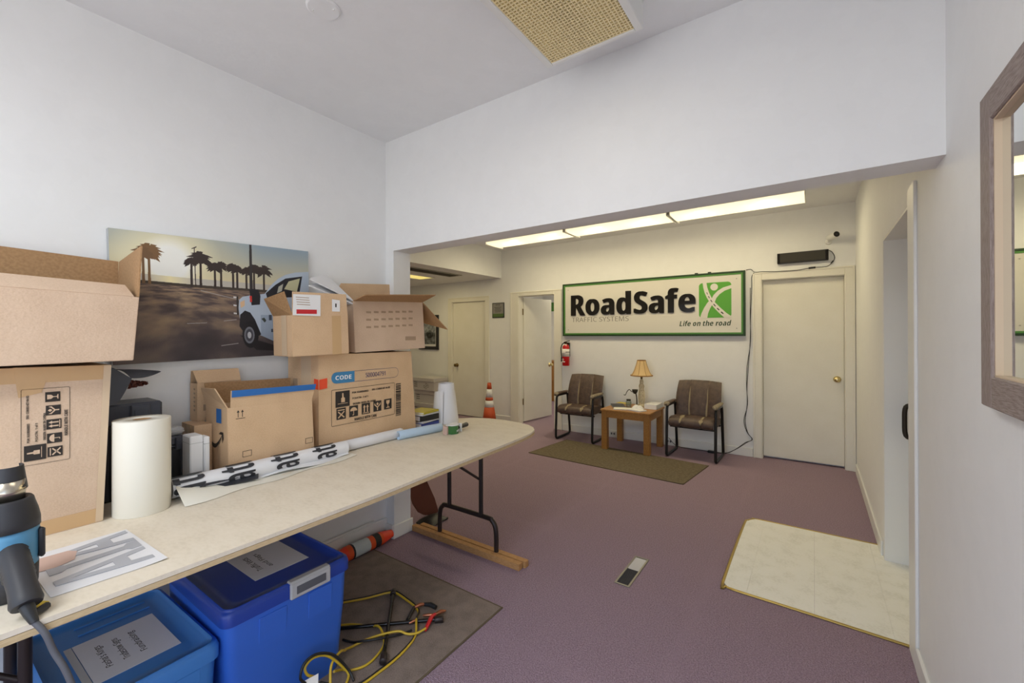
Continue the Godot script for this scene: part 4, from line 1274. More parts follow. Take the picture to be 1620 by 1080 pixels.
	part(o, "wound_sheet", lathe(S(true), [Vector2(0.018, 0.33), Vector2(0.018, 0.0), Vector2(0.027, 0.0), Vector2(0.028, 0.002), Vector2(0.028, 0.328), Vector2(0.027, 0.33), Vector2(0.018, 0.33)], Transform3D(Basis(UP.cross(d).normalized(), d, UP.cross(d).cross(d).normalized()), Vector3(-2.13, TT + 0.0285, -1.785)), 24), M.blue_paper)
	# standing loose white roll
	o = thing("standing_paper_roll", "loose white paper roll standing on the rounded table end", "roll", Vector3(-2.27, TT, -2.36))
	part(o, "wound_sheet", sheet(S(), 40, 8, func(u: float, v: float):
		var a := u * TAU * 1.45 - 0.6
		var h := 0.293 - (0.0 if u < 0.72 else 0.06 * smoothstep(0.72, 0.80, u))
		var r := lerpf(0.088, 0.06, v) + 0.012 * (u - 0.5)
		return Vector3(-2.265 + cos(a) * r, TT + 0.001 + v * h, -2.36 - sin(a) * r), 0.0012), M.paper)
	part(o, "outer_wrap", sheet(S(), 24, 6, func(u: float, v: float):
		var a := -2.53 + (u - 0.5) * 2.9
		var r := lerpf(0.106, 0.088, v)
		return Vector3(-2.265 + cos(a) * r, TT + 0.001 + v * (0.215 + 0.03 * u), -2.36 - sin(a) * r), 0.0012), M.paper)
	# green packet with a black handle
	o = thing("handled_packet", "small green labelled packet with black handle near table end", "packet", Vector3(-1.97, TT, -2.14))
	var pc := Vector3(-1.965, TT, -2.115)
	var pr := Basis(UP, 0.25)
	st = S()
	var arc := PackedVector2Array([Vector2(-0.04, -0.032)])
	for k in 9:
		arc.append(Vector2(-0.04 + 0.08 * k / 8.0, 0.008 + 0.024 * sin(PI * k / 8.0)))
	arc.append(Vector2(0.04, -0.032))
	var px := Transform3D(pr * Basis(Vector3(0, 0, -1), Vector3(1, 0, 0), Vector3(0, -1, 0)), pc)
	prism(st, arc, -0.056, -0.002, px)
	part(o, "green_wrap", st, M.packet_green)
	st = S()
	var big := PackedVector2Array(Geometry2D.offset_polygon(arc, 0.004)[0])
	big.append(Vector2(0.075, -0.02))
	prism(st, Geometry2D.convex_hull(big), -0.061, -0.0565, px)
	part(o, "card", st, M.white_print)
	part(o, "card_side", B(pc + pr * Vector3(0.004, 0.03, -0.062), Vector3(0.05, 0.056, 0.006), 0.001, pr), M.white_print)
	part(o, "pink_edge", span(S(), pc + Vector3(-0.04, 0.0, 0.044), pc + Vector3(-0.005, 0.054, 0.062), 0.002), M.tan_paper)
	part(o, "handle", tube(S(), curve([pc + Vector3(-0.01, 0.03, -0.05), pc + Vector3(-0.015, 0.03, -0.1), pc + Vector3(-0.025, 0.03, -0.155), pc + Vector3(-0.027, 0.03, -0.165)], 3), [0.011, 0.012, 0.013, 0.014, 0.015, 0.015, 0.016, 0.015, 0.013, 0.006], 12), M.black_plastic)
	text(o, "printed_text", "SUPER", 0.012, M.white_print, Transform3D(pr * Basis(Vector3(0, 0, -1), UP, Vector3(1, 0, 0)), pc + pr * Vector3(0.0325, 0.022, 0.0)), 0.036, true)
	# books beside the CODE carton
	var y := TT
	var specs := [["blue hard-backed book at the bottom of the small pile", M.book_blue, 0.04, 0.0], ["white booklet pressed between the blue book and black case", M.white_print, 0.012, 0.1], ["black flat case in the small pile beside the CODE carton", M.black_plastic, 0.038, -0.08], ["white pad under the yellow folder in the small pile", M.white_print, 0.01, 0.06], ["yellow folder on top of the small pile", M.book_yellow, 0.014, 0.15]]
	for s in specs:
		var bk := thing("stacked_book", s[0], "book", Vector3(-2.31, y, -2.15), "pile beside the CODE carton")
		var R := Basis(UP, s[3])
		var h: float = s[2]
		var m := Vector3(-2.305, y + h * 0.5, -2.155)
		part(bk, "cover", bx(bx(bx(S(), m + Vector3(0, h * 0.5 - 0.0015, 0), Vector3(0.16, 0.003, 0.17), 0, R), m - Vector3(0, h * 0.5 - 0.0015, 0), Vector3(0.16, 0.003, 0.17), 0, R), m + R * Vector3(0.0785, 0, 0), Vector3(0.003, h, 0.17), 0, R), s[1])
		part(bk, "pages", B(m + R * Vector3(-0.002, 0, 0), Vector3(0.152, h - 0.0062, 0.164), 0, R), M.paper)
		y += h + 0.0008
	# black clasped cases and what is on them
	o = thing("clasp_case", "large black plastic case with latches behind the cream roll", "case", Vector3(-2.36, TT, -0.52))
	clasp_case(o, Vector3(-2.352, TT, -0.54), Vector3(0.17, 0.382, 0.19), 0.085)
	o = thing("clasp_case", "smaller black plastic case between cream roll and white boxes", "case", Vector3(-2.36, TT, -0.69))
	clasp_case(o, Vector3(-2.36, TT, -0.69), Vector3(0.14, 0.215, 0.076), 0.05)
	o = thing("clear_tape_holder", "clear plastic holder on the smaller black case", "holder", Vector3(-2.34, 0.982, -0.69))
	var cl := mat("clear_plastic", Color(0.9, 0.92, 0.94, 0.35), 0.08)
	cl.transparency = BaseMaterial3D.TRANSPARENCY_ALPHA
	part(o, "shell", B(Vector3(-2.33, 0.982 + 0.018, -0.69), Vector3(0.06, 0.033, 0.07), 0.008), cl)
	part(o, "rim", B(Vector3(-2.33, 0.982 + 0.0165, -0.69), Vector3(0.062, 0.004, 0.072), 0.0015), M.latch_grey)
	# the black bent sheet lying on the large case
	o = thing("bent_black_sheet", "glossy black bent plastic sheet on the large black case", "sheet", Vector3(-2.35, 1.148, -0.55))
	var BX := Transform3D(Basis(Vector3(0, 0, -1), Vector3(-0.25, 1, 0).normalized(), Vector3(1, 0.25, 0).normalized()), Vector3(-2.262, 1.148, 0))
	part(o, "trough", prism(S(), PackedVector2Array([Vector2(0.46, 0.16), Vector2(0.487, 0.15), Vector2(0.515, 0.125), Vector2(0.541, 0.102), Vector2(0.537, 0.09), Vector2(0.515, 0.045), Vector2(0.497, 0.012), Vector2(0.486, 0.003), Vector2(0.46, 0.0)]), -0.004, 0.0, BX), M.dark_plastic)
	part(o, "wing", sheet(S(), 16, 5, func(u: float, v: float):
		var hi := 1.281 - 0.012 * u * u
		var lo := 1.250 + 0.019 * pow(u, 2.2) - 0.004 * sin(u * PI)
		return Vector3(-2.285 - 0.10 * v * (1.0 - 0.7 * u), lerpf(lo, hi, v) + 0.012 * sin(v * PI) * (1.0 - u), lerpf(-0.538 + 0.03 * v, -0.636, u)), 0.003), M.dark_plastic)
	part(o, "crumpled_edge", sheet(S(), 12, 4, func(u: float, v: float): return Vector3(-2.30 + 0.012 * sin(u * 19.0 + v * 3.0), 1.205 + 0.012 * u + v * 0.036 * (1.0 - 0.7 * u), -0.532 - 0.062 * u), 0.006), M.brown_board)
	var n := 0
	for q in [[Vector3(-2.235, TT, -0.735), Vector3(0.09, 0.222, 0.05)], [Vector3(-2.215, TT, -0.772), Vector3(0.06, 0.212, 0.022)]]:
		var w := thing("white_box", ["white upright box beside the smaller black case", "thin white upright box next to the curved arrow carton"][n], "box", q[0], "upright white boxes")
		var s: Vector3 = q[1]
		part(w, "body", B(q[0] + Vector3(0, s.y * 0.5, 0), s, 0.004), M.white_print)
		part(w, "lid_seam", B(q[0] + Vector3(0, s.y * 0.86, 0), Vector3(s.x + 0.001, 0.002, s.z + 0.001)), M.latch_grey)
		n += 1

func wrapped(s: String, a0: Vector3, a1: Vector3, zmid: float, arc: float, tall: float, start: float) -> SurfaceTool:
	var f := SystemFont.new()
	f.font_names = PackedStringArray(["Droid Sans"])
	f.font_weight = 700
	var t := TextMesh.new()
	t.font = f
	t.text = s
	t.font_size = 48
	t.depth = 0.01
	t.curve_step = 1.0
	var b := t.get_aabb()
	var arr := t.get_mesh_arrays()
	var vs: PackedVector3Array = arr[Mesh.ARRAY_VERTEX]
	var ix: PackedInt32Array = arr[Mesh.ARRAY_INDEX]
	var L := absf(a1.z - a0.z)
	var put := func(p: Vector3) -> Vector3:
		var z := zmid + (p.y - b.get_center().y) / b.size.y * tall * 1.35
		var u := clampf((a0.z - z) / L, 0.0, 1.0)
		var ang := start - (p.x - b.position.x) / b.size.x * arc / 0.042
		return a0.lerp(a1, u) + Vector3(sin(ang), cos(ang), 0) * (0.0432 - 0.004 * u)
	var st := S()
	for i in range(0, ix.size(), 3):
		var q := [vs[ix[i]], vs[ix[i + 1]], vs[ix[i + 2]]]
		var nn: Vector3 = (q[1] - q[0]).cross(q[2] - q[0]).normalized()
		if absf(nn.z) < 0.9 or q[0].z < b.get_center().z:
			continue
		var todo := [q]
		for pass_no in 3:
			var next := []
			for w in todo:
				var m: Vector3 = (w[0] + w[1]) * 0.5
				var n: Vector3 = (w[1] + w[2]) * 0.5
				var o: Vector3 = (w[2] + w[0]) * 0.5
				next.append_array([[w[0], m, o], [m, w[1], n], [o, n, w[2]], [m, n, o]])
			todo = next
		for w in todo:
			var p := [put.call(w[0]), put.call(w[1]), put.call(w[2])]
			var c: Vector3 = (p[0] + p[1] + p[2]) / 3.0
			var on := a0.lerp(a1, clampf((a0.z - c.z) / L, 0.0, 1.0))
			tri(st, p[0], p[1], p[2], c - on)
	return st

func heat_gun() -> void:
	var o := thing("heat_gun", "blue and black heat gun standing nozzle up at table corner", "heat gun", Vector3(-1.66, TT, -0.155))
	var X := Transform3D(Basis(), Vector3(-1.665, TT, -0.152))
	part(o, "rear_cap", lathe(S(true), [Vector2(0, 0.0), Vector2(0.044, 0.0), Vector2(0.05, 0.006), Vector2(0.054, 0.03), Vector2(0.055, 0.075), Vector2(0.0, 0.075)], X, 28), M.gun_black)
	part(o, "shell", lathe(S(true), [Vector2(0, 0.0752), Vector2(0.054, 0.0752), Vector2(0.057, 0.10), Vector2(0.057, 0.155), Vector2(0.056, 0.171), Vector2(0.0, 0.171)], X, 28), M.gun_blue)
	part(o, "collar", lathe(S(true), [Vector2(0, 0.1712), Vector2(0.0585, 0.1712), Vector2(0.058, 0.19), Vector2(0.054, 0.212), Vector2(0.0485, 0.232), Vector2(0.046, 0.243), Vector2(0.043, 0.247), Vector2(0.036, 0.246), Vector2(0.034, 0.24), Vector2(0.0, 0.236)], X, 28), M.gun_black)
	part(o, "side_vent", B(X * Vector3(0.02, 0.125, -0.053), Vector3(0.03, 0.075, 0.012), 0.004, Basis(UP, 0.35)), M.gun_black)
	part(o, "nozzle", lathe(S(true), [Vector2(0.0, 0.237), Vector2(0.031, 0.237), Vector2(0.0315, 0.262), Vector2(0.033, 0.264), Vector2(0.033, 0.272), Vector2(0.031, 0.274), Vector2(0.031, 0.292), Vector2(0.027, 0.293), Vector2(0.026, 0.27), Vector2(0.0, 0.268)], X, 28), M.steel)
	var hood := S()
	sheet(hood, 12, 5, func(u: float, v: float):
		var a := -2.0 + u * 4.2
		var r := 0.035 - 0.006 * v
		return X * Vector3(cos(a) * r - 0.004 - 0.012 * v, 0.268 + 0.058 * v, -sin(a) * r), 0.002)
	part(o, "reflector_hood", hood, M.gun_black)
	var hp := [Vector3(-1.635, 0.895, -0.155), Vector3(-1.60, 0.878, -0.157), Vector3(-1.565, 0.855, -0.160), Vector3(-1.53, 0.83, -0.163), Vector3(-1.512, 0.814, -0.165), Vector3(-1.500, 0.803, -0.166), Vector3(-1.494, 0.797, -0.1665)]
	part(o, "handle", tube(S(), hp, [0.026, 0.0265, 0.026, 0.0255, 0.027, 0.029, 0.026], 20), M.gun_black)
	var st := S()
	for k in 9:
		var t := 0.05 + k * 0.07
		var p: Vector3 = hp[0].lerp(hp[4], t)
		var dd: Vector3 = (hp[4] - hp[0]).normalized() * 0.002
		tube(st, [p - dd * 2.2, p, p + dd * 2.2], [0.026, 0.0285, 0.026], 18)
	part(o, "grip_ring", st, M.gun_black)
	part(o, "strain_relief", tube(S(), [Vector3(-1.494, 0.797, -0.166), Vector3(-1.478, 0.780, -0.170), Vector3(-1.466, 0.764, -0.175)], [0.014, 0.011, 0.008], 12), M.black_plastic)
	part(o, "cable", tube(S(), curve([Vector3(-1.47, 0.768, -0.173), Vector3(-1.455, 0.735, -0.19), Vector3(-1.45, 0.688, -0.203), Vector3(-1.435, 0.609, -0.228), Vector3(-1.42, 0.4, -0.27), Vector3(-1.40, 0.12, -0.3), Vector3(-1.36, 0.012, -0.33), Vector3(-1.2, 0.008, -0.3)], 6), 0.0065, 10), M.cable_grey)

# ---------------------------------------------------------------- under the table
func tote(n: String, label: String, c: Vector3, sx: float, sz: float, h: float, turn: float, mb: Material, ml: Material, clip: bool) -> Node3D:
	# local: +x the long way out to the room, lid at the top
	var o := thing(n, label, "storage tote", c, "blue storage totes", true, turn)
	var rings := []
	for r in [[0.86, 0.0], [0.87, 0.012], [0.93, h * 0.55], [0.935, h * 0.56], [0.955, h - 0.05]]:
		rings.append(ring_at(rrect(sx * 0.5 * (r[0] + 0.02), sz * 0.5 * r[0], 0.035, 5), r[1]))
	part(o, "body", loft(S(), rings, true, true, true), mb)
	var st := S()
	for z in [-0.22, 0.16]:
		part(o, "panel_rib", B(Vector3(sx * 0.462, h * 0.45, sz * z), Vector3(0.006, h * 0.78, 0.10), 0.002, Basis(Vector3.BACK, -0.09)), mb)
	rings = []
	for r in [[1.0, h - 0.055, 0.035], [1.0, h - 0.02, 0.035], [0.985, h - 0.006, 0.035], [0.95, h, 0.034], [0.90, h - 0.001, 0.03], [0.885, h - 0.009, 0.03], [0.8, h - 0.011, 0.03]]:
		rings.append(ring_at(rrect(sx * 0.5 - (1.0 - r[0]) * 0.3, sz * 0.5 - (1.0 - r[0]) * 0.3, r[2], 6), r[1]))
	part(o, "lid", loft(S(), rings, true, true, true), ml)
	for x in [-0.22, -0.165]:
		part(o, "lid_ridge", B(Vector3(x, h - 0.009, -0.03), Vector3(0.010, 0.005, sz * 0.5), 0.002), ml)
	if clip:
		st = S()
		for z in [-0.06]:
			bx(st, Vector3(sx * 0.5 + 0.004, h - 0.03, z), Vector3(0.014, 0.062, 0.165), 0.005)
			bx(st, Vector3(sx * 0.5 - 0.008, h + 0.001, z), Vector3(0.03, 0.010, 0.165), 0.004)
		part(o, "latch", st, M.latch_grey)
		part(o, "latch_slot", B(Vector3(sx * 0.5 + 0.011, h - 0.03, -0.06), Vector3(0.004, 0.03, 0.12), 0.001), M.grey_plastic)
	return o

func under_table() -> void:
	# dark mat under the totes
	var o := thing("floor_mat", "dark brown floor mat under the blue totes and jumper cables", "mat", Vector3(-1.85, 0, -0.9))
	part(o, "mat", span(S(), Vector3(-2.38, 0, -1.79), Vector3(-1.335, 0.006, -0.1), 0.002), M.dark_mat)
	var st := S()
	for s in [[-2.385, -1.325, -1.80, -1.784], [-1.341, -1.325, -1.784, -0.1]]:
		span(st, Vector3(s[0], 0, s[2]), Vector3(s[1], 0.004, s[3]), 0.001)
	part(o, "border", st, M.mat_border)
	var t1 := tote("storage_tote", "deep blue tote with grey latch and paper label under table", Vector3(-1.925, 0.0065, -0.868), 0.59, 0.49, 0.47, 0.0, M.tote_blue, M.tote_lid_dark, true)
	var lab := func(p: Node3D, y: float, x: float, z: float, wx: float, wz: float, lines: Array, mt: Material) -> void:
		part(p, "paper_label", B(Vector3(x, y, z), Vector3(wx, 0.001, wz)), mt)
		var i := 0
		for l in lines:
			var X := Transform3D(Basis(Vector3(-1, 0, 0), Vector3(0, 0, 1), UP), Vector3(x, y + 0.0005, z + wz * (0.27 - 0.2 * i)))
			text(p, "handwritten_line", l, 0.024, M.ink, X, wx * 0.55)
			i += 1
	lab.call(t1, 0.4604, 0.005, -0.03, 0.28, 0.216, ["Traffic Vests", "and Flags"], M.paper)
	var t2 := tote("storage_tote", "lighter blue tote in front, its lid label has three lines", Vector3(-1.95, 0.0065, -0.427), 0.58, 0.40, 0.372, 0.02, M.tote_light, M.tote_light, false)
	lab.call(t2, 0.3625, 0.035, -0.012, 0.28, 0.216, ["Pasha's Kings", "Tradeshow Signs", "Fundraising"], M.paper)
	part(t2, "binding_strip", B(Vector3(0.035, 0.3628, 0.107), Vector3(0.28, 0.0012, 0.018)), M.latch_grey)
	# jumper cables
	o = thing("jumper_cables", "coiled yellow and black jumper cables with red clamp on the mat", "cables", Vector3(-1.6, 0, -1.3))
	var fl := func(l: Array, y: float) -> Array:
		var out := []
		for p in l:
			out.append(Vector3(p[0], y + (p[2] if p.size() > 2 else 0.0), p[1]))
		return curve(out, 6)
	var A := [[-2.1, -1.26], [-2.052, -1.335], [-1.975, -1.44], [-1.90, -1.53, 0.012], [-1.86, -1.55, 0.012], [-1.79, -1.555], [-1.70, -1.54], [-1.65, -1.515], [-1.60, -1.455, 0.02], [-1.545, -1.40], [-1.515, -1.33], [-1.50, -1.24], [-1.50, -1.15], [-1.505, -1.075], [-1.53, -1.03], [-1.57, -0.99, 0.015], [-1.60, -0.95, 0.04]]
	st = S()
	var Y := []
	for p in A:
		Y.append([p[0] + 0.008, p[1] + 0.01, p[2] if p.size() > 2 else 0.0])
	tube(st, fl.call(Y, 0.0115), 0.0052, 8)
	tube(st, fl.call([[-1.93, -1.18], [-1.85, -1.26], [-1.77, -1.30], [-1.70, -1.31, 0.018], [-1.62, -1.275], [-1.58, -1.21], [-1.57, -1.14], [-1.60, -1.085], [-1.63, -1.07], [-1.615, -1.02, 0.03]], 0.0115), 0.0052, 8)
	tube(st, fl.call([[-1.515, -1.435, 0.014], [-1.53, -1.39, 0.01], [-1.56, -1.36, 0.012], [-1.60, -1.34, 0.02], [-1.65, -1.28, 0.018], [-1.69, -1.22, 0.01], [-1.715, -1.17], [-1.70, -1.13, 0.02], [-1.66, -1.10, 0.05], [-1.62, -1.05, 0.09], [-1.60, -1.0, 0.08], [-1.57, -0.975, 0.04], [-1.52, -0.95], [-1.46, -0.90]], 0.0115), 0.0052, 8)
	tube(st, fl.call([[-1.61, -0.93, 0.07], [-1.605, -0.90, 0.10], [-1.61, -0.895, 0.13], [-1.61, -0.93, 0.145], [-1.605, -0.985, 0.12], [-1.59, -1.04, 0.05], [-1.575, -1.06, 0.01], [-1.55, -1.03]], 0.0115), 0.0052, 8)
	part(o, "yellow_lead", st, M.cable_yellow).set_meta("kind", "stuff")
	st = S()
	tube(st, fl.call(A, 0.0115), 0.0052, 8)
	tube(st, fl.call([[-1.575, -1.40, 0.002], [-1.59, -1.36, 0.002], [-1.63, -1.27, 0.016], [-1.68, -1.21, 0.018], [-1.74, -1.19], [-1.79, -1.175]], 0.0115), 0.0052, 8)
	tube(st, fl.call([[-1.54, -1.06], [-1.575, -1.06, 0.03], [-1.60, -1.01, 0.11], [-1.605, -0.94, 0.155], [-1.605, -0.89, 0.15], [-1.60, -0.87, 0.11], [-1.60, -0.89, 0.075]], 0.0115), 0.0052, 8)
	part(o, "black_lead", st, M.cable_black).set_meta("kind", "stuff")
	st = S()
	tube(st, [Vector3(-1.515, 0.02, -1.43), Vector3(-1.545, 0.03, -1.50), Vector3(-1.55, 0.028, -1.53)], [0.008, 0.011, 0.008], 10)
	part(o, "red_clamp_grip", st, M.red_plastic)
	st = S()
	tube(st, [Vector3(-1.55, 0.026, -1.53), Vector3(-1.54, 0.03, -1.56), Vector3(-1.53, 0.024, -1.585)], [0.007, 0.01, 0.004], 8)
	tube(st, [Vector3(-1.60, 0.022, -1.495), Vector3(-1.575, 0.026, -1.51), Vector3(-1.55, 0.028, -1.525)], [0.005, 0.008, 0.006], 8)
	tube(st, [Vector3(-1.685, 0.022, -1.51), Vector3(-1.665, 0.03, -1.54), Vector3(-1.655, 0.024, -1.565)], [0.006, 0.01, 0.005], 8)
	tube(st, [Vector3(-1.615, 0.02, -1.42), Vector3(-1.6, 0.026, -1.44), Vector3(-1.59, 0.022, -1.455)], [0.005, 0.008, 0.004], 8)
	part(o, "clamp_jaw", st, M.copper).set_meta("kind", "stuff")
	st = S()
	tube(st, [Vector3(-1.64, 0.02, -1.43), Vector3(-1.665, 0.024, -1.48), Vector3(-1.685, 0.022, -1.515)], 0.0085, 8)
	tube(st, [Vector3(-1.66, 0.024, -1.56), Vector3(-1.625, 0.026, -1.575), Vector3(-1.59, 0.024, -1.575)], [0.009, 0.012, 0.011], 8)
	part(o, "black_clamp_grip", st, M.black_plastic).set_meta("kind", "stuff")
	st = S()
	slab(st, Vector3(-1.605, 0.095, -0.885), Vector3(-1.58, 0.035, -0.86), Vector3(-1.565, 0.03, -0.92), Vector3(-1.595, 0.095, -0.94), 0.001)
	part(o, "paper_tag", st, M.tag_white)
	# cross lug wrench
	o = thing("lug_wrench", "black cross shaped lug wrench lying on the mat", "wrench", Vector3(-1.7, 0, -1.37))
	st = S()
	part(o, "bar", tube(S(), [Vector3(-1.878, 0.022, -1.54), Vector3(-1.525, 0.022, -1.195)], 0.0088, 12), M.black_gloss)
	part(o, "bar", tube(S(), [Vector3(-1.895, 0.02, -1.17), Vector3(-1.52, 0.022, -1.515)], 0.0082, 12), M.black_gloss)
	for q in [[Vector3(-1.545, 0.022, -1.215), Vector3(-1.513, 0.022, -1.183)], [Vector3(-1.86, 0.022, -1.523), Vector3(-1.886, 0.022, -1.548)], [Vector3(-1.53, 0.021, -1.506), Vector3(-1.498, 0.021, -1.536)], [Vector3(-1.88, 0.02, -1.183), Vector3(-1.908, 0.02, -1.158)]]:
		part(o, "socket", cyl(S(), q[0], q[1], 0.0155, 14, 0.002), M.black_steel)
	# striped delineator by the wall
	o = thing("delineator_tube", "folded orange and silver striped traffic tube along the baseboard", "traffic delineator", Vector3(-2.4, 0, -1.75))
	var ax := Vector3(-2.405, 0.048, -1.54)
	var bxx := Vector3(-2.405, 0.044, -1.955)
	var bands := [[0.0, 0.14, M.bright_orange, 0.030, 0.046], [0.14, 0.22, M.orange, 0.046, 0.046], [0.22, 0.25, M.black_plastic, 0.047, 0.047], [0.25, 0.53, M.silver_sheet, 0.045, 0.044], [0.53, 0.62, M.orange, 0.045, 0.044], [0.62, 0.73, M.black_plastic, 0.045, 0.044], [0.73, 0.78, M.orange, 0.043, 0.042], [0.78, 1.0, M.bright_orange, 0.043, 0.026]]
	for b in bands:
		var nm := "silver_band" if b[2] == M.silver_sheet else "black_band" if b[2] == M.black_plastic else "orange_band"
		part(o, nm, tube(S(), [ax.lerp(bxx, b[0]), ax.lerp(bxx, b[1])], [b[3], b[4]], 16), b[2])
	# leaning brown board and the black bag behind the post
	o = thing("leaning_board", "dark red-brown rounded board leaning behind the wall post", "board", Vector3(-2.5, 0, -2.35))
	var LX := Transform3D(Basis(Vector3(0, 0, -1), Vector3(-0.12, 1, 0).normalized(), Vector3(1, 0.12, 0).normalized()), Vector3(-2.47, 0.0, -2.2))
	part(o, "board", prism(S(), PackedVector2Array([Vector2(0.0, 0.42), Vector2(0.0, 0.26), Vector2(0.03, 0.14), Vector2(0.075, 0.065), Vector2(0.13, 0.025), Vector2(0.20, 0.005), Vector2(0.275, 0.005), Vector2(0.245, 0.12), Vector2(0.18, 0.27), Vector2(0.11, 0.42)]), -0.012, 0.006, LX), M.brown_board)
	o = thing("black_bag", "flat black bag on the floor behind the pine strips", "bag", Vector3(-2.38, 0, -2.3))
	part(o, "bag", sheet(S(), 12, 8, func(u: float, v: float): return Vector3(lerpf(-2.45, -2.31, u), 0.008 + 0.03 * pow(sin(u * PI) * sin(v * PI), 0.4) + 0.002 * sin(u * 9.0 + v * 5.0), lerpf(-2.225, -2.42, v)), 0.012), M.black_plastic)

# ---------------------------------------------------------------- waiting corner
func make_chair(label: String, at: Vector3, turn: float) -> Node3D:
	# local: the sitter faces +z; origin on the floor under the middle
	var o := thing("guest_chair", label, "chair", at, "black guest chairs with worn brown leather", true, turn)
	for s in [-1.0, 1.0]:
		var x: float = s * 0.262
		var p := [Vector3(x, 0.016, 0.14), Vector3(x, 0.016, -0.12), Vector3(x, 0.018, -0.185), Vector3(x, 0.035, -0.213), Vector3(x, 0.075, -0.216), Vector3(x, 0.3, -0.185), Vector3(x, 0.52, -0.155), Vector3(x, 0.585, -0.13), Vector3(x, 0.592, -0.09), Vector3(x, 0.592, 0.10), Vector3(x, 0.588, 0.155), Vector3(x, 0.565, 0.182), Vector3(x, 0.5, 0.19), Vector3(x, 0.3, 0.2), Vector3(x, 0.075, 0.212), Vector3(x, 0.035, 0.208), Vector3(x, 0.018, 0.185), Vector3(x, 0.016, 0.14), Vector3(x, 0.016, 0.10)]
		part(o, "side_frame", tube(S(), curve(p, 3), 0.0158, 10), M.chair_frame)
		var rings := []
		for k in [[-0.14, 0.006, 0.008], [-0.13, 0.022, 0.014], [-0.05, 0.028, 0.018], [0.1, 0.031, 0.020], [0.19, 0.033, 0.022], [0.215, 0.028, 0.018], [0.225, 0.01, 0.008]]:
			var ring := []
			for q in 14:
				var a := TAU * q / 14.0
				ring.append(Vector3(x + cos(a) * k[1], 0.62 + sin(a) * k[2] - (0.012 if k[0] > 0.2 else 0.0), k[0]))
			rings.append(ring)
		part(o, "arm_pad", loft(S(), rings), M.worn_leather if s > 0 else M.leather)
		if s < 0:
			part(o, "worn_arm_tip", loft(S(), [rings[4].map(func(v): return Vector3(x, 0.62, 0.19) + (v - Vector3(x, 0.62, 0.19)) * 1.03), rings[5].map(func(v): return Vector3(x, 0.61, 0.215) + (v - Vector3(x, 0.61, 0.215)) * 1.04), rings[6]]), M.worn_leather)
	part(o, "seat_support", bx(bx(S(), Vector3(0, 0.345, 0.1), Vector3(0.50, 0.022, 0.03), 0.004), Vector3(0, 0.36, -0.14), Vector3(0.50, 0.022, 0.03), 0.004), M.chair_frame)
	# seat: three padded strips side by side
	for q in [[-0.24, -0.113], [-0.107, 0.107], [0.113, 0.24]]:
		var st := S()
		var rings := []
		var n := 16
		for i in n + 1:
			var t := float(i) / n
			var x := lerpf(q[0], q[1], t)
			var sw := pow(absf(2.0 * t - 1.0), 4)
			var ring := []
			for v in [Vector2(-0.22, 0.365), Vector2(-0.23, 0.40), Vector2(-0.21, 0.44), Vector2(-0.12, 0.452), Vector2(0.0, 0.462), Vector2(0.11, 0.472), Vector2(0.175, 0.465), Vector2(0.21, 0.44), Vector2(0.222, 0.405), Vector2(0.212, 0.372), Vector2(0.18, 0.358), Vector2(0.0, 0.356)]:
				var c := Vector2(0.0, 0.41)
				var w: Vector2 = c + (v - c) * Vector2(1.0 - 0.02 * sw, 1.0 - 0.12 * sw)
				ring.append(Vector3(x, w.y, w.x))
			rings.append(ring)
		part(o, "seat_panel", loft(st, rings), M.leather)
	for q in [[-0.25, -0.108], [-0.106, 0.106], [0.108, 0.25]]:
		part(o, "back_panel", sheet(S(), 10, 14, func(u: float, v: float):
			var x := lerpf(q[0], q[1], u) * (0.93 + 0.05 * sin(v * PI))
			var pad := 0.014 * (1.0 - pow(absf(2.0 * u - 1.0), 4)) - 0.01 * pow(v, 8)
			return Vector3(x, 0.435 + 0.415 * v - 0.016 * pow(absf(x) / 0.24, 3) * v, -0.175 - 0.10 * v - 0.03 * v * v + 0.45 * x * x + 0.025 * sin(v * PI * 0.8) + pad), 0.05), M.leather)
	for s in [-1.0, 1.0]:
		part(o, "worn_seam", sheet(S(), 2, 12, func(u: float, v: float):
			var x: float = s * 0.107 * (0.93 + 0.05 * sin(v * PI)) + (u - 0.5) * (0.016 + 0.03 * pow(absf(sin(v * 4.3 + s)), 3))
			return Vector3(x, 0.45 + 0.395 * v, -0.175 - 0.10 * v - 0.03 * v * v + 0.45 * x * x + 0.025 * sin(v * PI * 0.8) + 0.0285 - 0.01 * pow(v, 8)), 0.004), M.seam_worn)
		part(o, "worn_seam", sheet(S(), 3, 12, func(u: float, v: float):
			var x: float = s * 0.110 + (u - 0.5) * (0.014 + 0.05 * pow(sin(v * PI), 2) * (0.6 + 0.4 * sin(v * 9.0 + s)))
			var a := lerpf(-0.1, 1.35, v)
			return Vector3(x, 0.40 + 0.071 * cos(maxf(0.0, a - 0.15) * 1.15), 0.03 + 0.199 * sin(maxf(0.0, a) * 1.15)), 0.003), M.seam_worn)
	return o

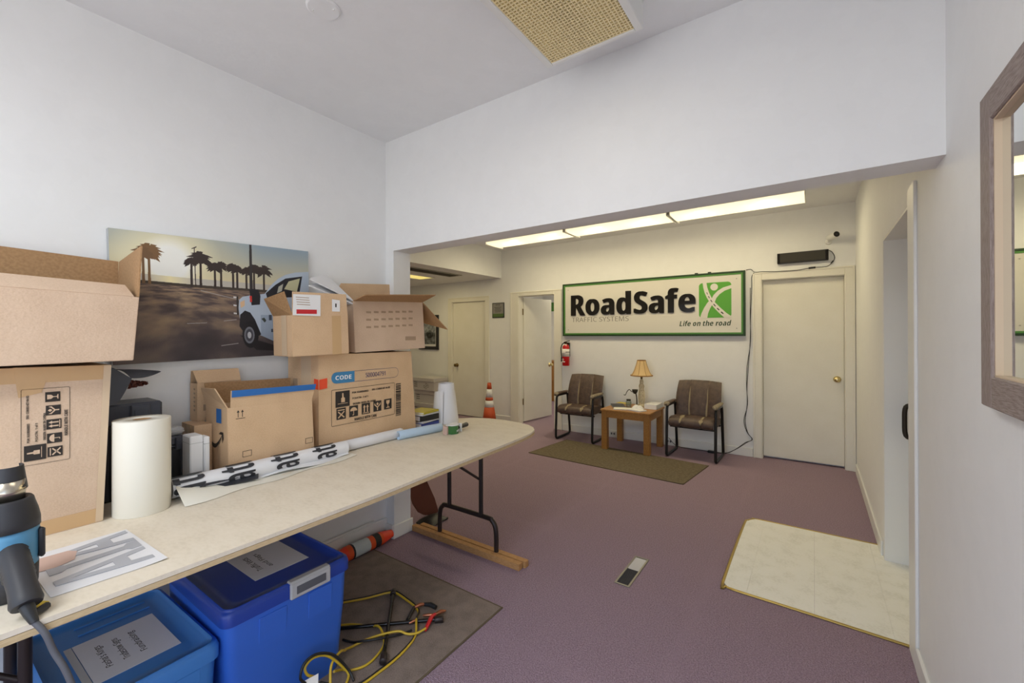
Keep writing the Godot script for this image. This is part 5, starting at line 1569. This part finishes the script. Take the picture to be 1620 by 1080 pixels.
func waiting_corner() -> void:
	var o := thing("area_rug", "olive brown rug under the two guest chairs and side table", "rug", Vector3(-1.9, 0, -4.7))
	part(o, "pile", hexa(S(), [Vector3(-2.80, 0, -4.34), Vector3(-1.015, 0, -4.25), Vector3(-0.935, 0, -5.0), Vector3(-2.72, 0, -5.15), Vector3(-2.80, 0.007, -4.34), Vector3(-1.015, 0.007, -4.25), Vector3(-0.935, 0.007, -5.0), Vector3(-2.72, 0.007, -5.15)]), M.rug)
	part(o, "bound_edge", tube(S(), [Vector3(-0.93, 0.004, -5.0), Vector3(-1.01, 0.004, -4.245), Vector3(-2.805, 0.004, -4.335), Vector3(-2.725, 0.004, -5.15)], 0.0045, 6), M.mat_border)
	make_chair("worn brown leather guest chair left of the oak side table", Vector3(-2.607, 0.0005, -5.32), 0.03)
	make_chair("worn brown leather guest chair between side table and white door", Vector3(-1.135, 0.0005, -5.315), -0.02)
	# side table
	var t := thing("side_table", "square oak side table between the two worn guest chairs", "table", Vector3(-1.85, 0, -5.27))
	part(t, "tabletop", span(S(), Vector3(-2.165, 0.478, -5.575), Vector3(-1.55, 0.502, -4.975), 0.004), M.oak_flat)
	for x in [-2.122, -1.598]:
		for z in [-5.025, -5.535]:
			part(t, "leg", span(S(), Vector3(x - 0.035, 0.0075 if z > -5.1 else 0.0, z - 0.035), Vector3(x + 0.035, 0.477, z + 0.035), 0.003), M.oak)
	var st := S()
	span(st, Vector3(-2.086, 0.40, -5.02), Vector3(-1.634, 0.477, -5.0))
	span(st, Vector3(-2.086, 0.40, -5.56), Vector3(-1.634, 0.477, -5.54))
	span(st, Vector3(-2.15, 0.40, -5.499), Vector3(-2.13, 0.477, -5.061))
	span(st, Vector3(-1.59, 0.40, -5.499), Vector3(-1.57, 0.477, -5.061))
	part(t, "apron", st, M.oak_flat)
	# lamp
	var ty := 0.5025
	var X := Transform3D(Basis(), Vector3(-1.787, ty, -5.40))
	var l := thing("table_lamp", "distressed cream table lamp with tan bell shade", "lamp", X.origin)
	part(l, "base", lathe(S(true), [Vector2(0, 0), Vector2(0.055, 0), Vector2(0.055, 0.018), Vector2(0.042, 0.026), Vector2(0.03, 0.04), Vector2(0.038, 0.07), Vector2(0.043, 0.11), Vector2(0.036, 0.19), Vector2(0.028, 0.235), Vector2(0.032, 0.245), Vector2(0.036, 0.262), Vector2(0.028, 0.285), Vector2(0.02, 0.295), Vector2(0.024, 0.31), Vector2(0.02, 0.34), Vector2(0.012, 0.352), Vector2(0, 0.353)], X, 24), M.aged_cream)
	part(l, "neck", lathe(S(true), [Vector2(0.0, 0.353), Vector2(0.012, 0.353), Vector2(0.014, 0.375), Vector2(0.008, 0.42), Vector2(0.008, 0.56), Vector2(0, 0.56)], X, 14), M.dark_brass)
	var prof := []
	for k in 11:
		var v := k / 10.0
		prof.append(Vector2(0.137 - 0.084 * pow(v, 0.62), 0.398 + 0.19 * v))
	var inner := []
	for k in 11:
		inner.append(Vector2(prof[10 - k].x - 0.003, prof[10 - k].y))
	var full := prof + inner
	full.append(prof[0])
	part(l, "shade", lathe(S(true), full, X, 32), M.shade)
	st = S()
	for e in [0, 10]:
		var r: float = prof[e].x
		var yy: float = prof[e].y
		lathe(st, [Vector2(r - 0.004, yy - 0.006), Vector2(r + 0.002, yy - 0.005), Vector2(r + 0.002, yy + 0.005), Vector2(r - 0.004, yy + 0.006)], X, 32)
	for k in 8:
		var a := TAU * k / 8.0
		var rib := []
		for v in prof:
			rib.append(X * Vector3(cos(a) * (v.x + 0.001), v.y, sin(a) * (v.x + 0.001)))
		tube(st, rib, 0.0025, 6)
	part(l, "shade_trim", st, M.shade_trim)
	# iron hook stand with a crank arm, and a jar
	var ir := thing("iron_hook_stand", "dark iron stand with a curled hook arm beside the lamp", "ornament", Vector3(-1.86, ty, -5.31))
	st = S()
	tube(st, curve([Vector3(-1.815, ty + 0.003, -5.30), Vector3(-1.815, ty + 0.1, -5.30), Vector3(-1.825, ty + 0.17, -5.30), Vector3(-1.84, ty + 0.205, -5.30)], 5), 0.007, 8)
	tube(st, curve([Vector3(-1.835, ty + 0.19, -5.29), Vector3(-1.875, ty + 0.20, -5.28), Vector3(-1.90, ty + 0.225, -5.27), Vector3(-1.925, ty + 0.20, -5.26), Vector3(-1.945, ty + 0.155, -5.25), Vector3(-1.965, ty + 0.16, -5.25)], 5), 0.0045, 8)
	part(ir, "hook_arm", st, M.iron)
	part(ir, "cup", lathe(S(true), [Vector2(0, 0.17), Vector2(0.018, 0.175), Vector2(0.03, 0.2), Vector2(0.038, 0.225), Vector2(0.034, 0.222), Vector2(0.02, 0.19), Vector2(0, 0.186)], Transform3D(Basis(), Vector3(-1.838, ty, -5.30)), 18), M.iron)
	part(ir, "foot", cyl(S(), Vector3(-1.815, ty, -5.30), Vector3(-1.815, ty + 0.008, -5.30), 0.035, 18, 0.002), M.iron)
	var j := thing("glass_jar", "small green glass jar under the hook arm", "jar", Vector3(-1.897, ty, -5.235))
	var JX := Transform3D(Basis(), Vector3(-1.897, ty, -5.235))
	part(j, "glass", lathe(S(true), [Vector2(0, 0), Vector2(0.03, 0), Vector2(0.034, 0.006), Vector2(0.034, 0.075), Vector2(0.026, 0.09), Vector2(0.0, 0.09)], JX, 20), M.green_glass)
	part(j, "lid", lathe(S(true), [Vector2(0, 0.0905), Vector2(0.027, 0.0905), Vector2(0.027, 0.108), Vector2(0, 0.108)], JX, 20, false), M.iron)
	# reading matter
	var specs := [
		["dark flat tablet case lying at the left of the side table", "tablet", Vector3(-2.05, 0, -5.27), Vector3(0.16, 0.014, 0.26), 0.5, M.black_plastic],
		["yellowish magazine at the back left of the side table", "magazine", Vector3(-2.06, 0, -5.50), Vector3(0.17, 0.012, 0.10), -0.2, M.book_yellow],
		["cream magazine at the front of the side table", "magazine", Vector3(-1.93, 0, -5.10), Vector3(0.2, 0.01, 0.14), 0.25, M.cream_vinyl],
		["grey pamphlet at the front right of the side table", "magazine", Vector3(-1.745, 0, -5.09), Vector3(0.19, 0.014, 0.13), -0.35, M.paper]]
	for s in specs:
		var m := thing("reading_matter", s[0], s[1], Vector3(s[2].x, ty, s[2].z), "reading matter on the side table")
		var sz: Vector3 = s[3]
		var R := Basis(UP, s[4])
		var c := Vector3(s[2].x, ty + 0.0005 + sz.y * 0.5, s[2].z)
		part(m, "pages", B(c, Vector3(sz.x * 0.98, sz.y * 0.7, sz.z * 0.98), 0, R), M.paper)
		part(m, "cover", bx(bx(S(), c + Vector3(0, sz.y * 0.42, 0), Vector3(sz.x, sz.y * 0.14, sz.z), 0, R), c - Vector3(0, sz.y * 0.42, 0), Vector3(sz.x, sz.y * 0.14, sz.z), 0, R), s[5])
	var cr := thing("crumpled_paper", "crumpled white papers heaped in front of the lamp", "paper", Vector3(-1.85, ty, -5.22))
	part(cr, "sheet", sheet(S(), 16, 12, func(u: float, v: float): return Vector3(-1.775 + 0.14 * (u - 0.5), ty + 0.004 + 0.05 * pow(sin(u * PI) * sin(v * PI), 0.7) * (0.8 + 0.25 * sin(u * 15.0 + v * 6.0)), -5.2 + 0.13 * (v - 0.5)), 0.004), M.paper)
	var bxw := thing("paper_ream", "white paper stack at the right back of the side table", "paper stack", Vector3(-1.64, ty, -5.43))
	part(bxw, "ream", B(Vector3(-1.635, ty + 0.0285, -5.40), Vector3(0.15, 0.055, 0.27), 0.002), M.white_print)
	part(bxw, "top_sheet", B(Vector3(-1.634, ty + 0.0575, -5.40), Vector3(0.151, 0.002, 0.272)), M.paper)

# ---------------------------------------------------------------- things on the walls
func wall_goods() -> void:
	# the big sign
	var z := ZS + 0.043
	var o := thing("company_sign", "large green framed white sign reading RoadSafe Traffic Systems", "sign", Vector3(-1.84, 1.78, ZS))
	var x0 := -3.035
	var x1 := -0.645
	var y0 := 1.4
	var y1 := 2.163
	part(o, "panel", span(S(), Vector3(x0 + 0.02, y0 + 0.02, ZS + 0.004), Vector3(x1 - 0.02, y1 - 0.02, z - 0.008)), M.sign_white)
	for fr in [[0.0, 0.022, z, M.dark_green, "dark_edge"], [0.022, 0.042, z - 0.003, M.frame_green, "green_edge"]]:
		var a: float = fr[0]
		var b: float = fr[1]
		var st := S()
		span(st, Vector3(x0 + a, y0 + a, ZS + 0.002), Vector3(x0 + b, y1 - a, fr[2]), 0.002)
		span(st, Vector3(x1 - b, y0 + a, ZS + 0.002), Vector3(x1 - a, y1 - a, fr[2]), 0.002)
		span(st, Vector3(x0 + b, y0 + a, ZS + 0.002), Vector3(x1 - b, y0 + b, fr[2]), 0.002)
		span(st, Vector3(x0 + b, y1 - b, ZS + 0.002), Vector3(x1 - b, y1 - a, fr[2]), 0.002)
		part(o, fr[4], st, fr[3])
	var zp := z - 0.008
	for dx in [-0.008, 0.008]:
		text(o, "letters", "RoadSafe", 0.312, M.black_gloss, Transform3D(Basis(), Vector3(-2.04 + dx, 1.852, zp + 0.006 + dx * 0.02)), 1.695, true, 0.014)
	text(o, "small_letters", "TRAFFIC SYSTEMS", 0.066, M.sign_grey, Transform3D(Basis(), Vector3(-2.46, 1.636, zp + 0.0005)), 0.85)
	var sl := Basis(Vector3(1, 0, 0), Vector3(0.2, 1, 0), Vector3(0, 0, 1))
	text(o, "slogan", "Life on the road", 0.066, M.dark_green, Transform3D(sl, Vector3(-1.085, 1.556, zp + 0.0005)), 0.575, true)
	# emblem: green rounded square, white road and figure
	var w := 0.358
	var h := 0.425
	var E := Transform3D(Basis(), Vector3(-1.148, 1.62, zp))
	var st := S()
	var sqr := rrect(w * 0.5, h * 0.5, 0.04, 5, Vector2(w * 0.5, h * 0.5))
	prism(st, sqr, 0, 0.002, E)
	part(o, "emblem_square", st, M.green)
	var P := func(l: Array) -> PackedVector2Array:
		var q := PackedVector2Array()
		for v in l:
			q.append(Vector2(v[0] * w, (1.0 - v[1]) * h))
		return q
	st = S()
	prism(st, P.call([[0.12, -0.01], [0.14, 0.12], [0.18, 0.27], [0.25, 0.42], [0.34, 0.56], [0.46, 0.7], [0.62, 0.86], [0.8, 1.01], [1.0, 1.01], [1.0, 0.97], [0.86, 0.88], [0.68, 0.73], [0.52, 0.58], [0.41, 0.45], [0.33, 0.30], [0.27, 0.14], [0.24, -0.01]]), 0, 0.0035, E)
	prism(st, P.call([[0.03, 1.01], [0.08, 0.87], [0.16, 0.72], [0.26, 0.58], [0.36, 0.48], [0.42, 0.62], [0.35, 0.74], [0.29, 0.87], [0.26, 1.01]]), 0, 0.0033, E)
	prism(st, P.call([[0.40, 0.46], [0.46, 0.36], [0.58, 0.25], [0.75, 0.16], [1.0, 0.10], [1.0, 0.19], [0.8, 0.25], [0.65, 0.34], [0.55, 0.44], [0.50, 0.55]]), 0, 0.0034, E)
	var hd := PackedVector2Array()
	for k in 24:
		hd.append(Vector2(0.48 * w + cos(TAU * k / 24) * 0.042, (1.0 - 0.13) * h + sin(TAU * k / 24) * 0.042))
	prism(st, hd, 0, 0.0035, E)
	part(o, "emblem_figure", st, M.sign_white)
	st = S()
	var cl := [[0.19, 0.06], [0.21, 0.16], [0.25, 0.27], [0.30, 0.38], [0.37, 0.49], [0.46, 0.61], [0.57, 0.73], [0.69, 0.84], [0.82, 0.94]]
	for k in range(2, 8):
		var a := Vector2(cl[k][0] * w, (1.0 - cl[k][1]) * h)
		var b := Vector2(cl[k + 1][0] * w, (1.0 - cl[k + 1][1]) * h)
		var c := a.lerp(b, 0.55)
		var nn := (b - a).orthogonal().normalized() * (0.002 + 0.0006 * k)
		prism(st, PackedVector2Array([a - nn, c - nn, c + nn, a + nn]), 0, 0.0042, E)
	part(o, "road_dashes", st, M.ink).set_meta("kind", "stuff")
	for x in [x0 + 0.09, x1 - 0.09]:
		for y in [y0 + 0.09, y1 - 0.09]:
			part(o, "screw", cyl(S(), Vector3(x, y, zp - 0.001), Vector3(x, y, zp + 0.002), 0.006, 8), M.sign_grey)
	for x in [-1.18, -1.03]:
		part(o, "mounting_clip", span(S(), Vector3(x - 0.018, y1 - 0.002, ZS + 0.005), Vector3(x + 0.018, y1 + 0.014, z - 0.01), 0.003), M.black_plastic)
	# small plaque
	o = thing("framed_notice", "small framed grey and green notice between the two left doors", "sign", Vector3(-4.26, 1.82, ZS))
	part(o, "frame", span(S(), Vector3(-4.375, 1.70, ZS), Vector3(-4.13, 1.95, ZS + 0.012), 0.003), M.black_plastic)
	part(o, "grey_field", span(S(), Vector3(-4.36, 1.77, ZS + 0.012), Vector3(-4.145, 1.935, ZS + 0.0135)), mat("notice_grey", c8(138, 136, 132), 0.5))
	part(o, "green_field", span(S(), Vector3(-4.36, 1.715, ZS + 0.012), Vector3(-4.145, 1.77, ZS + 0.0135)), M.notice_green)
	text(o, "printed_text", "NOTICE", 0.02, M.ink, Transform3D(Basis(), Vector3(-4.255, 1.915, ZS + 0.0138)), 0.085, true)
	st = S()
	for k in 4:
		span(st, Vector3(-4.325 + 0.012 * (k % 2), 1.87 - 0.024 * k, ZS + 0.0135), Vector3(-4.185 - 0.012 * (k % 2), 1.877 - 0.024 * k, ZS + 0.0141))
	part(o, "text_line", st, M.ink).set_meta("kind", "stuff")
	# framed picture, half hidden by a flap
	o = thing("framed_picture", "black framed grey picture on the back wall behind carton flap", "picture", Vector3(-5.87, 1.47, ZS))
	st = S()
	for f in [[-6.13, -6.07, 1.15, 1.79], [-5.675, -5.615, 1.15, 1.79], [-6.07, -5.675, 1.15, 1.21], [-6.07, -5.675, 1.73, 1.79]]:
		span(st, Vector3(f[0], f[2], ZS), Vector3(f[1], f[3], ZS + 0.03), 0.004)
	part(o, "frame", st, M.black_plastic)
	part(o, "mat_board", span(S(), Vector3(-6.07, 1.21, ZS), Vector3(-5.675, 1.73, ZS + 0.01)), M.white_print)
	var im := Image.create(128, 160, false, Image.FORMAT_RGB8)
	var fn := FastNoiseLite.new()
	fn.seed = 21
	fn.frequency = 0.03
	for y in 160:
		for x in 128:
			var g := 0.62 + 0.25 * fn.get_noise_2d(x, y)
			if y > 80:
				g -= 0.2
			if Vector2(x - 70, (y - 92) * 1.3).length() < 34.0:
				g -= 0.22
			im.set_pixel(x, y, Color(g * 0.96, g, g * 1.02))
	var pm := mat("grey_picture", Color.WHITE, 0.5)
	pm.albedo_texture = ImageTexture.create_from_image(im)
	st = S()
	uvquad(st, [Vector3(-6.03, 1.69, ZS + 0.0112), Vector3(-5.70, 1.69, ZS + 0.0112), Vector3(-5.70, 1.25, ZS + 0.0112), Vector3(-6.03, 1.25, ZS + 0.0112)], [Vector2(0, 0), Vector2(1, 0), Vector2(1, 1), Vector2(0, 1)], Vector3.BACK)
	part(o, "print", st, pm)
	# fire extinguisher
	var ec := Vector3(-2.96, 0.968, ZS + 0.085)
	var EX := Transform3D(Basis(), ec)
	o = thing("fire_extinguisher", "red fire extinguisher with white label on the wall by open door", "fire extinguisher", ec)
	part(o, "cylinder", lathe(S(true), [Vector2(0, 0), Vector2(0.046, 0), Vector2(0.052, 0.008), Vector2(0.053, 0.26), Vector2(0.048, 0.285), Vector2(0.03, 0.31), Vector2(0.02, 0.315), Vector2(0, 0.315)], EX, 24), M.ext_red)
	part(o, "label", lathe(S(true), [Vector2(0.0535, 0.135), Vector2(0.0537, 0.135), Vector2(0.0537, 0.245), Vector2(0.0535, 0.245)], EX, 24), M.tag_white)
	part(o, "strap", lathe(S(true), [Vector2(0.0535, 0.195), Vector2(0.0555, 0.195), Vector2(0.0555, 0.205), Vector2(0.0535, 0.205)], EX, 24), M.black_plastic)
	st = S()
	for k in 14:
		var a := TAU * k / 14.0
		var b := TAU * (k + 1) / 14.0
		quad(st, ec + Vector3(-0.02 + cos(a) * 0.016, 0.09 + sin(a) * 0.016, 0.0535), ec + Vector3(-0.02 + cos(b) * 0.016, 0.09 + sin(b) * 0.016, 0.0535), ec + Vector3(-0.02 + cos(b) * 0.01, 0.09 + sin(b) * 0.01, 0.0535), ec + Vector3(-0.02 + cos(a) * 0.01, 0.09 + sin(a) * 0.01, 0.0535), Vector3.BACK)
	span(st, ec + Vector3(-0.034, 0.052, 0.046), ec + Vector3(0.012, 0.066, 0.0535))
	part(o, "printed_mark", st, M.tag_white)
	part(o, "valve", cyl(S(), ec + Vector3(0, 0.31, 0), ec + Vector3(0, 0.35, 0), 0.016, 12, 0.002), M.dark_brass)
	st = S()
	bx(st, ec + Vector3(0.02, 0.352, 0.01), Vector3(0.10, 0.01, 0.016), 0.002, Basis(Vector3.BACK, 0.25))
	bx(st, ec + Vector3(0.02, 0.334, 0.01), Vector3(0.09, 0.01, 0.016), 0.002)
	part(o, "lever", st, M.iron)
	part(o, "hose", tube(S(), curve([ec + Vector3(-0.012, 0.33, 0.01), ec + Vector3(-0.05, 0.315, 0.012), ec + Vector3(-0.072, 0.26, 0.015), ec + Vector3(-0.07, 0.18, 0.015), ec + Vector3(-0.064, 0.12, 0.015)], 6), 0.0075, 8), M.black_plastic)
	part(o, "nozzle", cyl(S(), ec + Vector3(-0.064, 0.125, 0.015), ec + Vector3(-0.062, 0.06, 0.015), 0.010, 10, 0.001, 0.014), M.black_plastic)
	part(o, "inspection_tag", slab(S(), ec + Vector3(-0.035, 0.19, 0.058), ec + Vector3(0.025, 0.195, 0.058), ec + Vector3(0.03, 0.315, 0.03), ec + Vector3(-0.03, 0.315, 0.03), 0.001), M.tag_white)
	part(o, "bracket", span(S(), Vector3(-2.985, 1.1, ZS), Vector3(-2.935, 1.3, ZS + 0.031)), M.iron)
	# speaker box above the door
	o = thing("wall_speaker", "long black speaker box above the white door", "speaker", Vector3(-0.095, 2.26, ZS))
	part(o, "body", span(S(), Vector3(-0.327, 2.203, ZS), Vector3(0.135, 2.316, ZS + 0.05), 0.003), M.black_plastic)
	part(o, "grille", span(S(), Vector3(-0.30, 2.212, ZS + 0.048), Vector3(0.108, 2.307, ZS + 0.0545), 0.002), M.grille)
	for x in [-0.3135, 0.1215]:
		part(o, "end_cap", span(S(), Vector3(x - 0.0115, 2.206, ZS + 0.049), Vector3(x + 0.0115, 2.313, ZS + 0.056), 0.002), M.black_gloss)
	# its wire
	o = thing("speaker_wire", "thin wire with inline plug along the white door casing", "wire", Vector3(-0.2, 2.13, ZS))
	var zw := ZS + 0.026
	part(o, "wire", tube(S(), curve([Vector3(-0.64, 2.168, ZS + 0.006), Vector3(-0.589, 2.171, ZS + 0.006), Vector3(-0.55, 2.135, ZS + 0.02), Vector3(-0.468, 2.132, zw), Vector3(-0.327, 2.122, zw), Vector3(-0.138, 2.12, zw), Vector3(-0.046, 2.132, zw), Vector3(0.021, 2.136, zw), Vector3(0.103, 2.135, zw), Vector3(0.141, 2.15, ZS + 0.01), Vector3(0.18, 2.2, ZS + 0.006), Vector3(0.184, 2.245, ZS + 0.006), Vector3(0.162, 2.29, ZS + 0.01), Vector3(0.137, 2.305, ZS + 0.02)], 5), 0.0035, 6), M.cable_black)
	part(o, "inline_plug", cyl(S(), Vector3(-0.04, 2.133, zw), Vector3(0.022, 2.136, zw), 0.010, 10, 0.002), M.black_plastic)
	part(o, "inline_plug", cyl(S(), Vector3(0.155, 2.168, ZS + 0.01), Vector3(0.176, 2.195, ZS + 0.01), 0.007, 10, 0.001), M.black_plastic)
	# the wire that hangs down the casing
	o = thing("hanging_wire", "two loose dark wires hanging beside the white door to floor", "wire", Vector3(-0.62, 1.0, ZS))
	var down := [Vector3(-0.555, 2.128, zw), Vector3(-0.582, 2.08, ZS + 0.008), Vector3(-0.583, 1.958, ZS + 0.006), Vector3(-0.594, 1.629, ZS + 0.006), Vector3(-0.6, 1.336, ZS + 0.006), Vector3(-0.62, 1.042, ZS + 0.006), Vector3(-0.634, 0.821, ZS + 0.006), Vector3(-0.634, 0.6, ZS + 0.006), Vector3(-0.654, 0.414, ZS + 0.008), Vector3(-0.63, 0.28, ZS + 0.008), Vector3(-0.585, 0.205, ZS + 0.01), Vector3(-0.64, 0.16, ZS + 0.02), Vector3(-0.75, 0.07, ZS + 0.03), Vector3(-0.86, 0.012, ZS + 0.04), Vector3(-1.03, 0.008, ZS + 0.06), Vector3(-1.25, 0.008, ZS + 0.07), Vector3(-1.42, 0.02, ZS + 0.05), Vector3(-1.52, 0.1, ZS + 0.02)]
	var second := []
	for i in down.size():
		second.append(down[i] + Vector3(0.010 * sin(i * 2.1) - 0.004, 0, 0.006 if i < 13 else 0.02))
	part(o, "wire", tube(S(), curve(down, 5), 0.0032, 6), M.cable_black)
	part(o, "wire", tube(S(), curve(second.slice(2, 15), 5), 0.0032, 6), M.cable_black)
	part(o, "adapter", B(Vector3(-1.0, 0.014, ZS + 0.09), Vector3(0.09, 0.026, 0.04), 0.005), M.black_plastic)
	# bullet camera
	o = thing("security_camera", "white bullet security camera above the right end of speaker", "security camera", Vector3(0.15, 2.41, ZS))
	part(o, "wall_plate", lathe(S(true), [Vector2(0, 0), Vector2(0.032, 0), Vector2(0.032, 0.012), Vector2(0.024, 0.02), Vector2(0, 0.02)], Transform3D(Basis(Vector3(1, 0, 0), Vector3(0, 0, 1), Vector3(0, -1, 0)), Vector3(0.135, 2.40, ZS)), 20), M.tube_white)
	part(o, "arm", tube(S(), curve([Vector3(0.135, 2.40, ZS + 0.018), Vector3(0.14, 2.405, ZS + 0.04), Vector3(0.155, 2.42, ZS + 0.06)], 4), 0.011, 10), M.tube_white)
	var ca := Vector3(0.14, 2.428, ZS + 0.05)
	var cb := Vector3(0.198, 2.442, ZS + 0.165)
	part(o, "housing", cyl(S(), ca, cb, 0.032, 22, 0.006), M.tube_white)
	part(o, "lens_face", cyl(S(), cb, cb + (cb - ca).normalized() * 0.004, 0.0285, 22, 0.001), M.black_gloss)
	part(o, "lens", cyl(S(), cb + (cb - ca).normalized() * 0.004, cb + (cb - ca).normalized() * 0.006, 0.011, 14), M.black_plastic)
	# outlets low on the wall
	var n := 0
	for x in [-2.27, -1.515]:
		o = thing("wall_outlet", ["small outlet plate on the baseboard under the side table", "small outlet plate on the baseboard behind right guest chair"][n], "outlet", Vector3(x, 0.05, ZS), "baseboard outlets")
		part(o, "plate", span(S(), Vector3(x - 0.045, 0.02, ZS + 0.014), Vector3(x + 0.045, 0.088, ZS + 0.019), 0.002), M.trim_paint)
		for s in [-0.018, 0.018]:
			part(o, "socket", B(Vector3(x + s, 0.054, ZS + 0.0195), Vector3(0.022, 0.026, 0.002)), M.grey_plastic)
		n += 1

func mirror() -> void:
	var o := thing("wall_mirror", "wall mirror in a wide weathered grey wood frame", "mirror", Vector3(XR, 1.62, -1.15))
	var z0 := -1.495
	var z1 := -0.86
	var y0 := 1.251
	var y1 := 1.981
	var xa := XR - 0.03
	var w := 0.072
	for s in [[z0, z0 + w], [z1 - w, z1]]:
		part(o, "frame_stile", span(S(), Vector3(xa, y0 + (w if false else 0.0), s[0]), Vector3(XR, y1, s[1]), 0.003), M.grey_wood)
	for s in [[y0, y0 + w], [y1 - w, y1]]:
		part(o, "frame_rail", span(S(), Vector3(xa, s[0], z0 + w), Vector3(XR, s[1], z1 - w), 0.003), M.grey_wood_flat)
	var st := S()
	for s in [[y0 + w, y0 + w + 0.004], [y1 - w - 0.004, y1 - w]]:
		span(st, Vector3(xa + 0.006, s[0], z0 + w), Vector3(XR - 0.01, s[1], z1 - w))
	for s in [[z0 + w, z0 + w + 0.004], [z1 - w - 0.004, z1 - w]]:
		span(st, Vector3(xa + 0.006, y0 + w + 0.004, s[0]), Vector3(XR - 0.01, y1 - w - 0.004, s[1]))
	part(o, "inner_lip", st, M.light_wood)
	part(o, "mirror_glass", B(Vector3(XR - 0.011, (y0 + y1) * 0.5, (z0 + z1) * 0.5), Vector3(0.003, y1 - y0 - 2.0 * w, z1 - z0 - 2.0 * w), 0.0, Basis(UP, deg_to_rad(-0.3))), M.mirror)

func far_goods() -> void:
	# traffic cone
	var at := Vector3(-4.244, 0, -5.4)
	var o := thing("traffic_cone", "orange traffic cone with two white bands by the left doors", "traffic cone", at)
	var X := Transform3D(Basis(), at)
	part(o, "base", B(at + Vector3(0, 0.016, 0), Vector3(0.34, 0.032, 0.34), 0.008), M.black_plastic)
	var bands := [[0.033, 0.27, M.cone_orange], [0.27, 0.375, M.cone_white], [0.375, 0.425, M.cone_orange], [0.425, 0.555, M.cone_white], [0.555, 0.655, M.cone_orange]]
	for b in bands:
		var r0: float = 0.125 - 0.095 * pow(b[0] / 0.655, 0.75)
		var r1: float = 0.125 - 0.095 * pow(b[1] / 0.655, 0.75)
		part(o, "white_band" if b[2] == M.cone_white else "cone_body", lathe(S(true), [Vector2(r0 - 0.006, b[0]), Vector2(r0, b[0]), Vector2(r1, b[1]), Vector2(r1 - 0.006, b[1])], X, 28), b[2])
	# stacked cartons at the far left
	var y := 0.0
	for i in 3:
		o = thing("white_carton", ["bottom white carton of the stack by the left door", "middle white carton of the stack by the left door", "top white carton of the stack by the left door"][i], "box", Vector3(-5.6, y, -5.45), "white cartons by the left door")
		var s := 0.03 if i == 1 else 0.0
		part(o, "box", span(S(), Vector3(-5.90 + s, y, -5.60), Vector3(-5.36 + s, y + 0.155, -5.28 - s), 0.004), M.box_grey)
		part(o, "lid", span(S(), Vector3(-5.91 + s, y + 0.155, -5.61), Vector3(-5.35 + s, y + 0.222, -5.27 - s), 0.004), M.box_grey)
		var st := S()
		for k in 3:
			span(st, Vector3(-5.86 + s, y + 0.13 - k * 0.035, -5.28 - s), Vector3(-5.78 + s, y + 0.14 - k * 0.035, -5.2785 - s))
		part(o, "printed_text", st, M.ink).set_meta("kind", "stuff")
		if i == 2:
			st = S()
			for q in [[-5.60, 0.07], [-5.55, 0.11], [-5.56, 0.05], [-5.51, 0.08]]:
				for k in 10:
					var a := TAU * k / 10.0
					var b := TAU * (k + 1) / 10.0
					var c := Vector3(q[0], y + q[1], -5.2785)
					quad(st, c + Vector3(cos(a), sin(a), 0) * 0.026, c + Vector3(cos(b), sin(b), 0) * 0.026, c + Vector3(cos(b), sin(b), 0) * 0.015, c + Vector3(cos(a), sin(a), 0) * 0.015, Vector3.BACK)
			part(o, "printed_rings", st, M.sign_grey).set_meta("kind", "stuff")
		y += 0.223
	# papers pinned on the office wall, seen past the open door
	o = thing("pinned_sheets", "pale sheets and poster on the office wall past the door", "poster", Vector3(-4.8, 1.5, -8.49))
	for q in [[-8.49, 1.62, 0.42, 0.6], [-8.49, 1.12, 0.36, 0.42]]:
		part(o, "sheet", span(S(), Vector3(-5.0, q[1], -8.499), Vector3(-5.0 + q[2], q[1] + q[3], q[0])), M.white_print)
	part(o, "green_corner", span(S(), Vector3(-4.9, 1.95, -8.4895), Vector3(-4.7, 2.15, -8.487)), M.frame_green)
	o = thing("office_cabinet", "dark low cabinet inside the office past the open door", "cabinet", Vector3(-4.6, 0, -8.25))
	part(o, "body", span(S(), Vector3(-5.05, 0.0, -8.48), Vector3(-4.3, 0.85, -8.0), 0.005), M.oak)
	part(o, "drawer", span(S(), Vector3(-5.0, 0.45, -8.0), Vector3(-4.35, 0.8, -7.985), 0.003), M.oak_flat)
	# floor register
	o = thing("floor_register", "metal floor vent in the carpet with one half louvered open", "vent", Vector3(-0.895, 0, -2.525))
	var st := S()
	for q in [[-0.94, -0.928, -2.705, -2.345], [-0.862, -0.85, -2.705, -2.345], [-0.928, -0.862, -2.705, -2.693], [-0.928, -0.862, -2.357, -2.345]]:
		span(st, Vector3(q[0], 0.0, q[2]), Vector3(q[1], 0.005, q[3]), 0.001)
	part(o, "frame", st, M.register_edge)
	part(o, "damper", span(S(), Vector3(-0.928, 0.0, -2.693), Vector3(-0.862, 0.0008, -2.357)), M.register_dark)
	for k in 22:
		var zc := -2.365 - k * 0.0149
		part(o, "slat", B(Vector3(-0.895, 0.003, zc), Vector3(0.066, 0.0015, 0.0125 if k > 11 else 0.005), 0, Basis(Vector3.RIGHT, 0.25 if k > 11 else 0.9)), M.register_pale if k > 11 else M.register_dark)
	var sc := thing("vinyl_scuff", "short dark twig lying on the cream entry vinyl", "twig", Vector3(0.0, 0, -3.0))
	part(sc, "twig", tube(S(), [Vector3(-0.006, 0.003, -3.03), Vector3(0.025, 0.0035, -3.035), Vector3(0.06, 0.003, -3.045)], 0.0022, 6), M.brown_board)
